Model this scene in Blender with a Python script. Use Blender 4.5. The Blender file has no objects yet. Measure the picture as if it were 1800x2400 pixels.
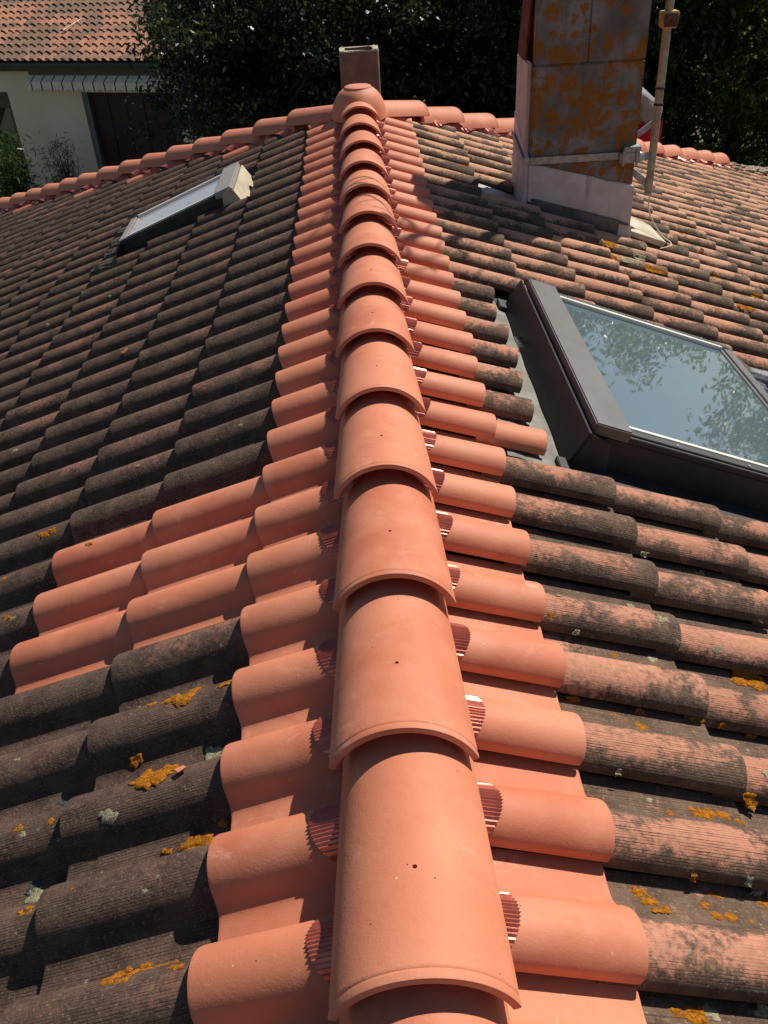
import bpy, bmesh, math, random
import numpy as np
from mathutils import Matrix, Vector, Quaternion

# ---------------------------------------------------------------- camera, sky, sun, exposure
scene = bpy.context.scene
rnd = random.Random(7)
col = scene.collection
CAM_POS = (-0.0108, -0.7285, 1.1180)
F_OVER_H = 2076.0 / 2400.0
ROT = (0.6122, -0.0206, -0.0603)
def rodrigues(v):
    v = Vector(v); a = v.length
    return Quaternion(v / a, a).to_matrix()
R0 = Matrix(((1, 0, 0), (0, 0, -1), (0, 1, 0)))
RC = rodrigues(ROT) @ R0                      # rows: right, down, forward
cam_d = bpy.data.cameras.new('camera'); cam = bpy.data.objects.new('camera', cam_d); col.objects.link(cam)
cam_d.sensor_fit = 'VERTICAL'; cam_d.sensor_height = 24.0; cam_d.sensor_width = 18.0
cam_d.lens = 24.0 * F_OVER_H; cam_d.clip_end = 3000; cam_d.clip_start = 0.02
M = Matrix((RC[0], -RC[1], -RC[2])).transposed().to_4x4()
M.translation = Vector(CAM_POS); cam.matrix_world = M
scene.camera = cam
def project(p):
    c = RC @ (Vector(p) - Vector(CAM_POS))
    if c.z < 0.05: return None
    return (900 + 2076 * c.x / c.z, 1200 + 2076 * c.y / c.z, c.z)

SUN = Vector((0.46, 0.465, 0.712)).normalized()
world = bpy.data.worlds.new('World'); scene.world = world; world.use_nodes = True
wn = world.node_tree
bg = wn.nodes['Background']; sky = wn.nodes.new('ShaderNodeTexSky'); sky.sky_type = 'NISHITA'
sky.sun_disc = False; sky.sun_elevation = math.asin(SUN.z); sky.sun_rotation = math.atan2(SUN.x, SUN.y)
sky.air_density = 1.0; sky.dust_density = 0.25; sky.ozone_density = 1.0
bg.inputs['Strength'].default_value = 0.060
wn.links.new(sky.outputs[0], bg.inputs[0])
sun_d = bpy.data.lights.new('sun', 'SUN'); sun = bpy.data.objects.new('sun', sun_d); col.objects.link(sun)
sun_d.energy = 5.0; sun_d.angle = math.radians(0.53); sun_d.color = (1.0, 0.92, 0.80)
sun.rotation_euler = SUN.to_track_quat('Z', 'Y').to_euler(); sun.location = (20, 20, 30)
scene.view_settings.view_transform = 'Standard'; scene.view_settings.look = 'None'
scene.view_settings.exposure = 0.22; scene.view_settings.gamma = 1.0
scene.cycles.max_bounces = 8; scene.cycles.transparent_max_bounces = 8

# ---------------------------------------------------------------- material helpers
def nd(nt, typ, ins=None, **props):
    n = nt.nodes.new('ShaderNode' + typ)
    for k, v in props.items(): setattr(n, k, v)
    for k, v in (ins or {}).items():
        s = n.inputs[k]
        if isinstance(v, bpy.types.NodeSocket): nt.links.new(v, s)
        else: s.default_value = v
    return n
def math_(nt, op, a, b=0.0, c=None, clamp=False):
    ins = {0: a, 1: b}
    if c is not None: ins[2] = c
    return nd(nt, 'Math', ins, operation=op, use_clamp=clamp).outputs[0]
def mixc(nt, f, a, b, mode='MIX'):
    def c4(v): return v if isinstance(v, bpy.types.NodeSocket) else (v[0], v[1], v[2], 1.0)
    return nd(nt, 'Mix', {0: f, 6: c4(a), 7: c4(b)}, data_type='RGBA', blend_type=mode).outputs[2]
def noise(nt, vec, scale, detail=4.0, rough=0.55, dist=0.0):
    return nd(nt, 'TexNoise', {'Vector': vec, 'Scale': scale, 'Detail': detail, 'Roughness': rough, 'Distortion': dist}).outputs[0]
def ramp(nt, v, a, b, c=0.0, d=1.0):
    return nd(nt, 'MapRange', {'Value': v, 'From Min': a, 'From Max': b, 'To Min': c, 'To Max': d}, interpolation_type='SMOOTHSTEP').outputs[0]
def new_mat(name):
    m = bpy.data.materials.new(name); m.use_nodes = True
    nt = m.node_tree; b = nt.nodes['Principled BSDF']
    return m, nt, b
def pos_of(nt): return nd(nt, 'NewGeometry').outputs['Position']
def rand_of(nt):
    o = nd(nt, 'ObjectInfo').outputs['Random']
    a = nd(nt, 'Attribute', attribute_name='rnd').outputs['Fac']
    return math_(nt, 'FRACT', math_(nt, 'ADD', o, a))
def bump(nt, h, strength, dist, normal=None):
    ins = {'Strength': strength, 'Distance': dist, 'Height': h}
    if normal is not None: ins['Normal'] = normal
    return nd(nt, 'Bump', ins).outputs[0]

def plain(name, c, rough=0.7, metal=0.0, spec=0.5, var=0.12, scale=8.0, bmp=0.0, bscale=60.0, coat=0.0):
    m, nt, b = new_mat(name)
    P = pos_of(nt)
    n1 = noise(nt, P, scale, 6.0, 0.6)
    cc = mixc(nt, ramp(nt, n1, 0.3, 0.7), tuple(x * (1 - var) for x in c), tuple(min(1, x * (1 + var)) for x in c))
    nt.links.new(cc, b.inputs['Base Color'])
    b.inputs['Roughness'].default_value = rough; b.inputs['Metallic'].default_value = metal
    b.inputs['Specular IOR Level'].default_value = spec; b.inputs['Coat Weight'].default_value = coat
    if bmp > 0: nt.links.new(bump(nt, noise(nt, P, bscale, 5.0), bmp, 0.004), b.inputs['Normal'])
    return m

def clay_mat(name, c):
    m, nt, b = new_mat(name)
    P = pos_of(nt); r = rand_of(nt)
    off = nd(nt, 'VectorMath', {0: P, 1: nd(nt, 'CombineXYZ', {0: math_(nt, 'MULTIPLY', r, 37.0), 1: math_(nt, 'MULTIPLY', r, 11.0)}).outputs[0]}, operation='ADD').outputs[0]
    n1 = noise(nt, off, 5.0, 5.0, 0.6)
    n2 = noise(nt, off, 28.0, 6.0, 0.65)
    base = mixc(nt, r, (c[0] * .86, c[1] * .80, c[2] * .78), (c[0] * 1.06, c[1] * 1.14, c[2] * 1.18))
    base = mixc(nt, math_(nt, 'MULTIPLY', ramp(nt, n1, 0.40, 0.66), .8), base, (c[0] * 1.05, c[1] * 1.24, c[2] * 1.36))
    nd1 = noise(nt, off, 2.6, 6.0, 0.7, 1.2)
    base = mixc(nt, math_(nt, 'MULTIPLY', ramp(nt, nd1, 0.54, 0.68), .50), base, (c[0] * .80, c[1] * .66, c[2] * .62))
    dust = math_(nt, 'MULTIPLY', ramp(nt, noise(nt, off, 11.0, 8.0, 0.75, .8), 0.57, 0.74), .50)
    base = mixc(nt, dust, base, (0.74, 0.42, 0.30))
    base = mixc(nt, math_(nt, 'MULTIPLY', ramp(nt, n2, 0.52, 0.78), 0.28), base, (c[0] * .72, c[1] * .62, c[2] * .60))
    # firing streaks along the tile
    sv = nd(nt, 'Mapping', {'Vector': nd(nt, 'UVMap').outputs[0], 'Scale': (55.0, 4.0, 1.0)}).outputs[0]
    st = noise(nt, sv, 1.0, 3.0, 0.5)
    base = mixc(nt, math_(nt, 'MULTIPLY', ramp(nt, st, 0.55, 0.8), 0.22), base, (c[0] * .85, c[1] * .78, c[2] * .75))
    sc_v = nd(nt, 'Mapping', {'Vector': off, 'Rotation': (0, 0, .7), 'Scale': (9.0, 70.0, 40.0)}).outputs[0]
    scf = math_(nt, 'MULTIPLY', ramp(nt, noise(nt, sc_v, 1.0, 2.0), .70, .76), ramp(nt, noise(nt, off, 3.0, 2.0), .50, .60))
    base = mixc(nt, math_(nt, 'MULTIPLY', scf, .55), base, (0.78, 0.47, 0.35))
    # tiny dark pits and pale specks
    vo = nd(nt, 'TexVoronoi', {'Vector': off, 'Scale': 55.0}); vd = vo.outputs['Distance']
    pick = nd(nt, 'SeparateColor', {0: vo.outputs['Color']}).outputs[0]
    pit = math_(nt, 'MULTIPLY', ramp(nt, vd, 0.10, 0.05), math_(nt, 'GREATER_THAN', pick, 0.94))
    base = mixc(nt, pit, base, (0.08, 0.03, 0.02))
    spk = math_(nt, 'MULTIPLY', ramp(nt, vd, 0.13, 0.06), math_(nt, 'LESS_THAN', pick, 0.06))
    base = mixc(nt, math_(nt, 'MULTIPLY', spk, .7), base, (0.72, 0.52, 0.40))
    nt.links.new(base, b.inputs['Base Color'])
    b.inputs['Roughness'].default_value = 0.64; b.inputs['Specular IOR Level'].default_value = 0.32
    hh = math_(nt, 'ADD', noise(nt, P, 260.0, 3.0), math_(nt, 'MULTIPLY', noise(nt, off, 30.0, 3.0), 1.6))
    nt.links.new(bump(nt, hh, 0.35, 0.0012), b.inputs['Normal'])
    return m

def old_tile_mat(name, clay1, clay2, dirt1, dirt2, bias, far_tan, spots=0.10):
    """weathered ribbed clay: fired clay showing through a crust of algae and grime"""
    m, nt, b = new_mat(name)
    P = pos_of(nt); r = rand_of(nt)
    uv = nd(nt, 'SeparateXYZ', {0: nd(nt, 'UVMap').outputs[0]}); u, v = uv.outputs[0], uv.outputs[1]
    off = nd(nt, 'VectorMath', {0: P, 1: nd(nt, 'CombineXYZ', {0: math_(nt, 'MULTIPLY', r, 23.0), 2: math_(nt, 'MULTIPLY', r, 9.0)}).outputs[0]}, operation='ADD').outputs[0]
    nbig = noise(nt, P, 0.55, 3.0, 0.5)
    nmed = noise(nt, off, 6.5, 8.0, 0.62, 0.5)
    nfin = noise(nt, off, 70.0, 6.0, 0.7)
    nsp = noise(nt, off, 190.0, 3.0, 0.6)
    # extrusion ribs running down the barrel
    wob = math_(nt, 'MULTIPLY', math_(nt, 'SUBTRACT', noise(nt, off, 14.0, 2.0), 0.5), 2.2)
    ph = math_(nt, 'ADD', math_(nt, 'MULTIPLY', u, 2 * math.pi / 0.0056), wob)
    rib = math_(nt, 'SINE', ph)
    rib01 = math_(nt, 'MULTIPLY_ADD', rib, 0.5, 0.5)
    brk = ramp(nt, noise(nt, nd(nt, 'Mapping', {'Vector': nd(nt, 'UVMap').outputs[0], 'Scale': (190.0, 11.0, 1.0)}).outputs[0], 1.0, 2.0), 0.35, 0.65)
    groove = math_(nt, 'MULTIPLY', math_(nt, 'MULTIPLY', ramp(nt, rib01, 0.34, 0.05), brk), ramp(nt, math_(nt, 'ADD', noise(nt, off, 4.0, 4.0), math_(nt, 'MULTIPLY', math_(nt, 'SUBTRACT', r, .5), .35)), .36, .58, .15, 1.0))
    clay = mixc(nt, r, clay1, clay2)
    clay = mixc(nt, ramp(nt, nfin, 0.35, 0.7), clay, tuple(x * 0.72 for x in clay1))
    sepP = nd(nt, 'SeparateXYZ', {0: P})
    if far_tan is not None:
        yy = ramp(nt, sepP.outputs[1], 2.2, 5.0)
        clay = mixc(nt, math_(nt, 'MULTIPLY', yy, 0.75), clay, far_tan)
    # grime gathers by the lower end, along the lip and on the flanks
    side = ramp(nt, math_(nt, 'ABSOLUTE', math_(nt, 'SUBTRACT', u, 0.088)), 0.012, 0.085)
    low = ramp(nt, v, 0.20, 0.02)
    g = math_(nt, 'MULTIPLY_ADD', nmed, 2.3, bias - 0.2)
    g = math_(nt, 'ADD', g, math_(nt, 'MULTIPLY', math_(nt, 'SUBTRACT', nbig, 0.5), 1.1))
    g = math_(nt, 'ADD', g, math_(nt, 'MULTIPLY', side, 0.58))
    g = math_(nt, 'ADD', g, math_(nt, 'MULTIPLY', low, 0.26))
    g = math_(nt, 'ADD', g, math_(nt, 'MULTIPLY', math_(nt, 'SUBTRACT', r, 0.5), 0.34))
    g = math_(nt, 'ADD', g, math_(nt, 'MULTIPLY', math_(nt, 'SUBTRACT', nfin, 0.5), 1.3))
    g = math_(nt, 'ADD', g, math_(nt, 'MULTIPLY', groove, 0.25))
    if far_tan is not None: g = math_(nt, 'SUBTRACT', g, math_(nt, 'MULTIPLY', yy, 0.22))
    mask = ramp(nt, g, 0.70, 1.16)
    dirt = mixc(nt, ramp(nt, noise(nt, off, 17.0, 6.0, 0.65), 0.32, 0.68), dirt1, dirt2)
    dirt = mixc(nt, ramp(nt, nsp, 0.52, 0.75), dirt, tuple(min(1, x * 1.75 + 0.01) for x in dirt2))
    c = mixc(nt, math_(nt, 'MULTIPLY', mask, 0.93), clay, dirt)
    # small pale lichen flecks
    vo = nd(nt, 'TexVoronoi', {'Vector': off, 'Scale': 42.0})
    pick = nd(nt, 'SeparateColor', {0: vo.outputs['Color']}).outputs[0]
    fl = math_(nt, 'MULTIPLY', ramp(nt, math_(nt, 'ADD', vo.outputs['Distance'], math_(nt, 'MULTIPLY', nsp, 0.25)), 0.34, 0.22), math_(nt, 'LESS_THAN', pick, spots))
    c = mixc(nt, math_(nt, 'MULTIPLY', fl, 0.75), c, (0.26, 0.25, 0.20))
    c = mixc(nt, math_(nt, 'MULTIPLY', groove, 0.45), c, (0.02, 0.015, 0.012))
    nt.links.new(c, b.inputs['Base Color'])
    b.inputs['Roughness'].default_value = 0.88; b.inputs['Specular IOR Level'].default_value = 0.22
    h = math_(nt, 'ADD', math_(nt, 'MULTIPLY', groove, -1.1), math_(nt, 'MULTIPLY', nfin, 2.6))
    pv = nd(nt, 'TexVoronoi', {'Vector': off, 'Scale': 130.0}).outputs['Distance']
    h = math_(nt, 'ADD', h, math_(nt, 'MULTIPLY', ramp(nt, pv, 0.0, .45), .25))
    h = math_(nt, 'ADD', h, math_(nt, 'MULTIPLY', nmed, 2.0))
    nt.links.new(bump(nt, h, 0.62, 0.0022), b.inputs['Normal'])
    return m

CLAY = (0.575, 0.190, 0.102)
M_new = clay_mat('new_clay', CLAY)
M_left = old_tile_mat('weathered_dark', (0.26, 0.125, 0.088), (0.20, 0.100, 0.072), (0.052, 0.034, 0.026), (0.122, 0.079, 0.057), 0.25, None, 0.04)
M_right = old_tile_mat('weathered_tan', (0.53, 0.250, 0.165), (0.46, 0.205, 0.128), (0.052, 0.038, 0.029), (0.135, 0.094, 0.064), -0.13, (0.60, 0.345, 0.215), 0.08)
M_flash = plain('lacquered_red', (0.48, 0.12, 0.078), 0.25, 0.40, 0.6, 0.2, 30.0)
M_deck = plain('roof_batten', (0.06, 0.045, 0.035), 0.9)
M_black = plain('grey_alu_frame', (0.026, 0.027, 0.028), 0.50, 0.0, 0.4, 0.25, 14.0, 0.1)
M_hood = plain('grey_alu_hood', (0.125, 0.124, 0.124), 0.42, 0.35, 0.5, 0.10, 10.0, 0.06)
M_hoodl = plain('pale_alu_hood', (0.33, 0.30, 0.28), 0.5, 0.2, 0.5, 0.10, 10.0, 0.06)
M_gask = plain('pale_glazing_edge', (0.75, 0.72, 0.62), 0.4, 0.0, 0.5, 0.05)
M_lead = plain('old_lead', (0.145, 0.142, 0.120), 0.6, 0.1, 0.5, 0.35, 12.0, 0.3, 40.0)
M_leadd = plain('dark_lead', (0.10, 0.105, 0.12), 0.42, 0.4, 0.5, 0.4, 25.0, 0.4, 60.0)
M_leadb = plain('mossy_lead', (0.085, 0.075, 0.055), 0.8, 0.0, 0.3, 0.5, 30.0, 0.5, 60.0)
M_cream = plain('cream_sheet', (0.46, 0.41, 0.30), 0.6, 0.0, 0.4, 0.18, 9.0)
M_galv = plain('galvanised', (0.33, 0.34, 0.35), 0.45, 0.6, 0.5, 0.25, 30.0, 0.2)
M_mast = plain('dull_steel', (0.36, 0.31, 0.24), 0.55, 0.35, 0.5, 0.3, 18.0, 0.2)
M_cable = plain('ivory_cable', (0.60, 0.50, 0.36), 0.6)
M_rubber = plain('black_tape', (0.015, 0.015, 0.016), 0.6)
M_brickred = plain('red_brick', (0.33, 0.075, 0.045), 0.85, 0.0, 0.3, 0.3, 25.0, 0.5)
M_cap = plain('old_concrete_rim', (0.36, 0.33, 0.25), 0.9, 0.0, 0.3, 0.45, 60.0, 0.8)
M_yel = plain('yellowed_plastic', (0.50, 0.34, 0.10), 0.5, 0.0, 0.4, 0.3, 30.0)
M_brn = plain('brown_sticker', (0.10, 0.035, 0.018), 0.6, 0.0, 0.4, 0.6, 60.0)

def glass_mat(name, base):
    m, nt, b = new_mat(name)
    P = pos_of(nt)
    n1 = noise(nt, P, 2.5, 6.0, 0.6)
    nt.links.new(mixc(nt, n1, tuple(x * .8 for x in base), tuple(x * 1.25 for x in base)), b.inputs['Base Color'])
    b.inputs['Roughness'].default_value = 0.018; b.inputs['IOR'].default_value = 3.0
    nt.links.new(bump(nt, noise(nt, P, 1.6, 1.0), 0.02, 0.01), b.inputs['Normal'])
    return m
M_glass = glass_mat('window_glass', (0.10, 0.135, 0.155))
M_glassl = glass_mat('window_glass_pale', (0.36, 0.345, 0.38))

def chimney_mat():
    m, nt, b = new_mat('chimney_render')
    P = pos_of(nt)
    n1 = noise(nt, P, 5.0, 8.0, 0.65); n2 = noise(nt, P, 60.0, 6.0, 0.7)
    c = mixc(nt, ramp(nt, n1, 0.35, 0.66), (0.13, 0.115, 0.10), (0.25, 0.23, 0.205))
    c = mixc(nt, math_(nt, 'MULTIPLY', ramp(nt, n2, 0.5, 0.72), 0.75), c, (0.09, 0.075, 0.06))
    dr_ = noise(nt, nd(nt, 'Mapping', {'Vector': P, 'Scale': (16.0, 16.0, 1.5)}).outputs[0], 1.0, 6.0, .65)
    c = mixc(nt, math_(nt, 'MULTIPLY', ramp(nt, dr_, .52, .70), .55), c, (0.085, 0.07, 0.055))
    sp = nd(nt, 'SeparateXYZ', {0: P})
    # round orange lichen rosettes, thick in the middle of the shaft
    total = None
    warp = nd(nt, 'VectorMath', {0: P, 1: nd(nt, 'VectorMath', {0: nd(nt, 'TexNoise', {'Vector': P, 'Scale': 26.0, 'Detail': 4.0}).outputs['Color'], 1: (0.05, 0.05, 0.05)}, operation='MULTIPLY').outputs[0]}, operation='ADD').outputs[0]
    band = math_(nt, 'MULTIPLY', ramp(nt, sp.outputs[2], 0.62, 0.10), ramp(nt, sp.outputs[2], -0.34, -0.10))
    dens = math_(nt, 'MULTIPLY_ADD', band, 0.58, math_(nt, 'MULTIPLY_ADD', math_(nt, 'SUBTRACT', noise(nt, P, 4.2, 3.0), 0.5), 1.7, 0.10))
    for sc_, lo in ((10.5, 0.0), (19.0, 0.0)):
        vo = nd(nt, 'TexVoronoi', {'Vector': warp, 'Scale': sc_})
        pk = nd(nt, 'SeparateColor', {0: vo.outputs['Color']}).outputs[0]
        k = math_(nt, 'MULTIPLY', ramp(nt, vo.outputs['Distance'], 0.72, 0.36), math_(nt, 'LESS_THAN', pk, dens))
        total = k if total is None else math_(nt, 'MAXIMUM', total, k)
    total = math_(nt, 'MULTIPLY', total, ramp(nt, math_(nt, 'ADD', n2, math_(nt, 'MULTIPLY', noise(nt, P, 18.0, 5.0, .7), .6)), 0.52, 0.86, 0.18, 0.95))
    oc = mixc(nt, noise(nt, P, 45.0, 5.0, 0.7), (0.14, 0.055, 0.006), (0.38, 0.145, 0.012))
    c = mixc(nt, total, c, oc)
    nt.links.new(c, b.inputs['Base Color']); b.inputs['Roughness'].default_value = 0.92
    b.inputs['Specular IOR Level'].default_value = 0.2
    nt.links.new(bump(nt, math_(nt, 'ADD', n2, math_(nt, 'MULTIPLY', total, 0.5)), 0.7, 0.004), b.inputs['Normal'])
    return m
M_chim = chimney_mat()
def streaked(name, c1, c2, c3):
    m, nt, b = new_mat(name)
    P = pos_of(nt)
    sv = nd(nt, 'Mapping', {'Vector': P, 'Scale': (14.0, 14.0, 1.6)}).outputs[0]
    n1 = noise(nt, sv, 1.0, 7.0, 0.65); n2 = noise(nt, P, 9.0, 6.0, 0.6)
    c = mixc(nt, ramp(nt, n2, 0.35, 0.65), c1, c2)
    c = mixc(nt, math_(nt, 'MULTIPLY', ramp(nt, n1, 0.54, 0.72), 0.8), c, c3)
    nt.links.new(c, b.inputs['Base Color']); b.inputs['Roughness'].default_value = 0.8
    nt.links.new(bump(nt, noise(nt, P, 90.0, 5.0), 0.4, 0.003), b.inputs['Normal'])
    return m
M_plinth = streaked('painted_plinth', (0.56, 0.47, 0.44), (0.66, 0.58, 0.55), (0.25, 0.19, 0.185))
M_side = streaked('pink_render', (0.50, 0.36, 0.31), (0.57, 0.43, 0.38), (0.28, 0.20, 0.18))
M_flue = streaked('brown_flue', (0.155, 0.085, 0.065), (0.24, 0.13, 0.10), (0.09, 0.055, 0.045))
M_wallc = plain('cream_render', (0.60, 0.55, 0.43), 0.9, 0.0, 0.2, 0.07, 3.0, 0.25, 90.0)

# ---------------------------------------------------------------- mesh helpers
def link(name, me, mat=None, parent=None, mw=None):
    o = bpy.data.objects.new(name, me); col.objects.link(o)
    if mat is not None and me is not None and len(me.materials) == 0: me.materials.append(mat)
    if parent is not None: o.parent = parent
    if mw is not None: o.matrix_local = mw
    return o
def thing(name, label, cat, group=None, loc=(0, 0, 0)):
    o = bpy.data.objects.new(name, None); col.objects.link(o); o.location = loc; o.empty_display_size = 0.2
    o['label'] = label; o['category'] = cat
    if group: o['group'] = group
    return o
def part(name, parent, loc=(0, 0, 0), label=None):
    o = bpy.data.objects.new(name, None); col.objects.link(o); o.parent = parent; o.location = loc
    if label: o['label'] = label
    return o
def mesh(verts, faces, smooth=True, uvs=None, sharp=None):
    me = bpy.data.meshes.new('m'); me.from_pydata([tuple(v) for v in verts], [], faces)
    if smooth: me.polygons.foreach_set('use_smooth', [True] * len(me.polygons))
    if uvs is not None:
        l = me.uv_layers.new(name='UVMap')
        idx = np.empty(len(me.loops), dtype=np.int32); me.loops.foreach_get('vertex_index', idx)
        l.data.foreach_set('uv', np.asarray(uvs, dtype=np.float32)[idx].ravel())
    me.update()
    return me
def sharp_by_angle(me, deg=40):
    bm = bmesh.new(); bm.from_mesh(me)
    bmesh.ops.recalc_face_normals(bm, faces=bm.faces)
    for e in bm.edges:
        if len(e.link_faces) == 2: e.smooth = e.calc_face_angle(0) < math.radians(deg)
        else: e.smooth = False
    bm.to_mesh(me); bm.free(); return me
class MB:
    place = None          # placing matrix for a group of parts built in their own measure
    def __init__(s): s.v = []; s.f = []
    def add(s, v, f):
        n = len(s.v); s.v += [tuple(a) for a in v]; s.f += [tuple(i + n for i in q) for q in f]; return s
    def hexa(s, p):   # 8 points: bottom 4 ccw, top 4 ccw
        return s.add(p, [(3, 2, 1, 0), (4, 5, 6, 7), (0, 1, 5, 4), (1, 2, 6, 5), (2, 3, 7, 6), (3, 0, 4, 7)])
    def box(s, x0, x1, y0, y1, z0, z1):
        return s.hexa([(x0, y0, z0), (x1, y0, z0), (x1, y1, z0), (x0, y1, z0), (x0, y0, z1), (x1, y0, z1), (x1, y1, z1), (x0, y1, z1)])
    def tube(s, pts, r, n=10, cap=True):
        pts = [Vector(p) for p in pts]; rs = r if isinstance(r, (list, tuple)) else [r] * len(pts)
        base = len(s.v); up = Vector((0.31, 0.2, 0.93)); rings = []
        for i, p in enumerate(pts):
            d = (pts[min(i + 1, len(pts) - 1)] - pts[max(i - 1, 0)]).normalized()
            a = d.cross(up)
            if a.length < 1e-3: a = d.cross(Vector((1, 0, 0)))
            a.normalize(); b = d.cross(a)
            for k in range(n):
                t = 2 * math.pi * k / n
                s.v.append(tuple(p + (a * math.cos(t) + b * math.sin(t)) * rs[i]))
        for i in range(len(pts) - 1):
            for k in range(n):
                k2 = (k + 1) % n
                s.f.append((base + i * n + k, base + i * n + k2, base + (i + 1) * n + k2, base + (i + 1) * n + k))
        if cap:
            s.f.append(tuple(base + k for k in range(n))[::-1]); e = base + (len(pts) - 1) * n
            s.f.append(tuple(e + k for k in range(n)))
        return s
    def build(s, name, mat, parent=None, smooth=False, bevel=0.0, ang=40):
        if MB.place is not None: s.v = [tuple(MB.place @ Vector(q)) for q in s.v]
        me = mesh(s.v, s.f, smooth)
        bm = bmesh.new(); bm.from_mesh(me); bmesh.ops.recalc_face_normals(bm, faces=bm.faces)
        if bevel > 0:
            bmesh.ops.bevel(bm, geom=[e for e in bm.edges if len(e.link_faces) == 2 and e.calc_face_angle(0) > 0.6], offset=bevel, segments=2, affect='EDGES', clamp_overlap=True)
            for f in bm.faces: f.smooth = True
            for e in bm.edges: e.smooth = not (len(e.link_faces) == 2 and e.calc_face_angle(0) > 0.9)
        if smooth:
            for e in bm.edges: e.smooth = len(e.link_faces) == 2 and e.calc_face_angle(0) < math.radians(ang)
        bm.to_mesh(me); bm.free()
        return link(name, me, mat, parent)

# ---------------------------------------------------------------- roof geometry
#SURF>
TH = 0.3665; CT, ST, TT = math.cos(TH), math.sin(TH), math.tan(TH)
HC = 0.059                 # crest plane below the ridge crown
XE = 0.345; LC = 0.3242; L = LC / CT     # first course end (plan), course pitch (plan / along the slope)
W = 0.20; YR = -0.0656; YL = -0.0318 + 0.060
YD = 5.417                 # apex of the hips
HM = {-1: 1.0, 1: 1.0}   # hip: Y = YD + HM * X in plan
STEP = 0.021; HB = 0.062; THK = 0.011; TLEN = L + 0.055
PROF = [(0, .014), (0, .0285), (.003, .0345), (.010, .0435), (.022, .0530), (.040, .060), (.060, .062), (.080, .0585), (.099, .0495), (.113, .0365), (.123, .0215), (.133, .0095), (.146, .0025), (.168, .0004), (.192, 0), (.214, .001)]
def catmull(pts, per):
    out = []
    for i in range(len(pts) - 1):
        p0 = pts[max(i - 1, 0)]; p1 = pts[i]; p2 = pts[i + 1]; p3 = pts[min(i + 2, len(pts) - 1)]
        for k in range(per):
            t = k / per
            out.append(tuple(0.5 * (2 * b + (c - a) * t + (2 * a - 5 * b + 4 * c - d) * t * t + (3 * b - a - 3 * c + d) * t ** 3) for a, b, c, d in zip(p0, p1, p2, p3)))
    out.append(pts[-1]); return out
PROF_HI = PROF[:2] + catmull(PROF[2:], 2)
PX = [p[0] for p in PROF[1:]]; PZ = [p[1] for p in PROF[1:]]
def prof_z(x): return float(np.interp(x, PX, PZ))
def taper(v): return 1.0 - 0.10 * max(0.0, v) / TLEN
def surf_n(side, X, y):
    """height of the tile surface above the crest plane at plan distance X from the ridge"""
    k = math.ceil((X - XE) / LC - 1e-6); k = max(k, 0)
    v = (XE + k * LC - X) / CT
    x = ((y - YR) if side > 0 else (YL - y)) % W
    t = taper(v); x2 = (x - 0.06) / t + 0.06 if x < 0.135 else x
    return prof_z(max(0.0, x2)) - HB - STEP * v / L
def sag(y): return 0.0046 * max(0.0, min(y, YD) - 2.0) ** 2      # the old ridge lifts a little towards the apex
def sp(side, X, Y, n=0.0):
    return (side * (X + n * ST), Y, -HC - X * TT + n * CT + sag(Y))
def on_tiles(side, X, Y, n=0.0): return sp(side, X, Y, surf_n(side, X, Y) + n)
#<SURF

def tile_mesh(length, hi=True):
    pr = PROF_HI if hi else [PROF[i] for i in (0, 1, 3, 4, 6, 8, 9, 10, 12, 15)]
    rows = ([(0.0, -.0045), (.0025, -.0012), (.008, 0), (length * .35, 0), (length * .7, 0), (length, 0)] if hi else [(0.0, -.001), (length, 0)])
    np_ = len(pr)
    nrm = []
    for i in range(np_):
        a = pr[max(i - 1, 0)]; b = pr[min(i + 1, np_ - 1)]
        dx, dz = b[0] - a[0], b[1] - a[1]; l = math.hypot(dx, dz) or 1; nrm.append((-dz / l, dx / l))
    V = []; UV = []; F = []
    arc = [0.0]
    for i in range(1, np_): arc.append(arc[-1] + math.hypot(pr[i][0] - pr[i - 1][0], pr[i][1] - pr[i - 1][1]))
    for layer in (0, 1):
        for y, dn in (rows if layer == 0 else [rows[0], rows[-1]]):
            t = taper(y)
            for i, (x, z) in enumerate(pr):
                xx = x - nrm[i][0] * THK * layer + (nrm[i][0] * dn if layer == 0 else 0)
                zz = z - nrm[i][1] * THK * layer + (nrm[i][1] * dn if layer == 0 else 0)
                f = 1.0 if x < 0.135 else max(0.0, 1 - (x - 0.135) / 0.03)
                xs = xx + ((xx - 0.06) * t + 0.06 - xx) * f
                V.append((xs, y, zz - HB - STEP * y / L)); UV.append((arc[i], y))
    nr = len(rows)
    for r_ in range(nr - 1):
        for i in range(np_ - 1):
            a = r_ * np_ + i; F.append((a, a + 1, a + np_ + 1, a + np_))
    b0 = nr * np_; b1 = b0 + np_
    for i in range(np_ - 1):
        F.append((b0 + i, b1 + i, b1 + i + 1, b0 + i + 1))
        F.append((i, b0 + i, b0 + i + 1, i + 1))
    e = (nr - 1) * np_
    for r_ in range(nr - 1):
        pass
    F.append(tuple([r_ * np_ for r_ in range(nr)] + [b1, b0]))
    F.append(tuple([r_ * np_ + np_ - 1 for r_ in range(nr)][::-1] + [b0 + np_ - 1, b1 + np_ - 1]))
    return np.array(V), F, np.array(UV)
def shape_tile(V, F, UV, mat):
    me = mesh(V, F, True, UV); sharp_by_angle(me, 38); me.materials.append(mat); return me

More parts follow.
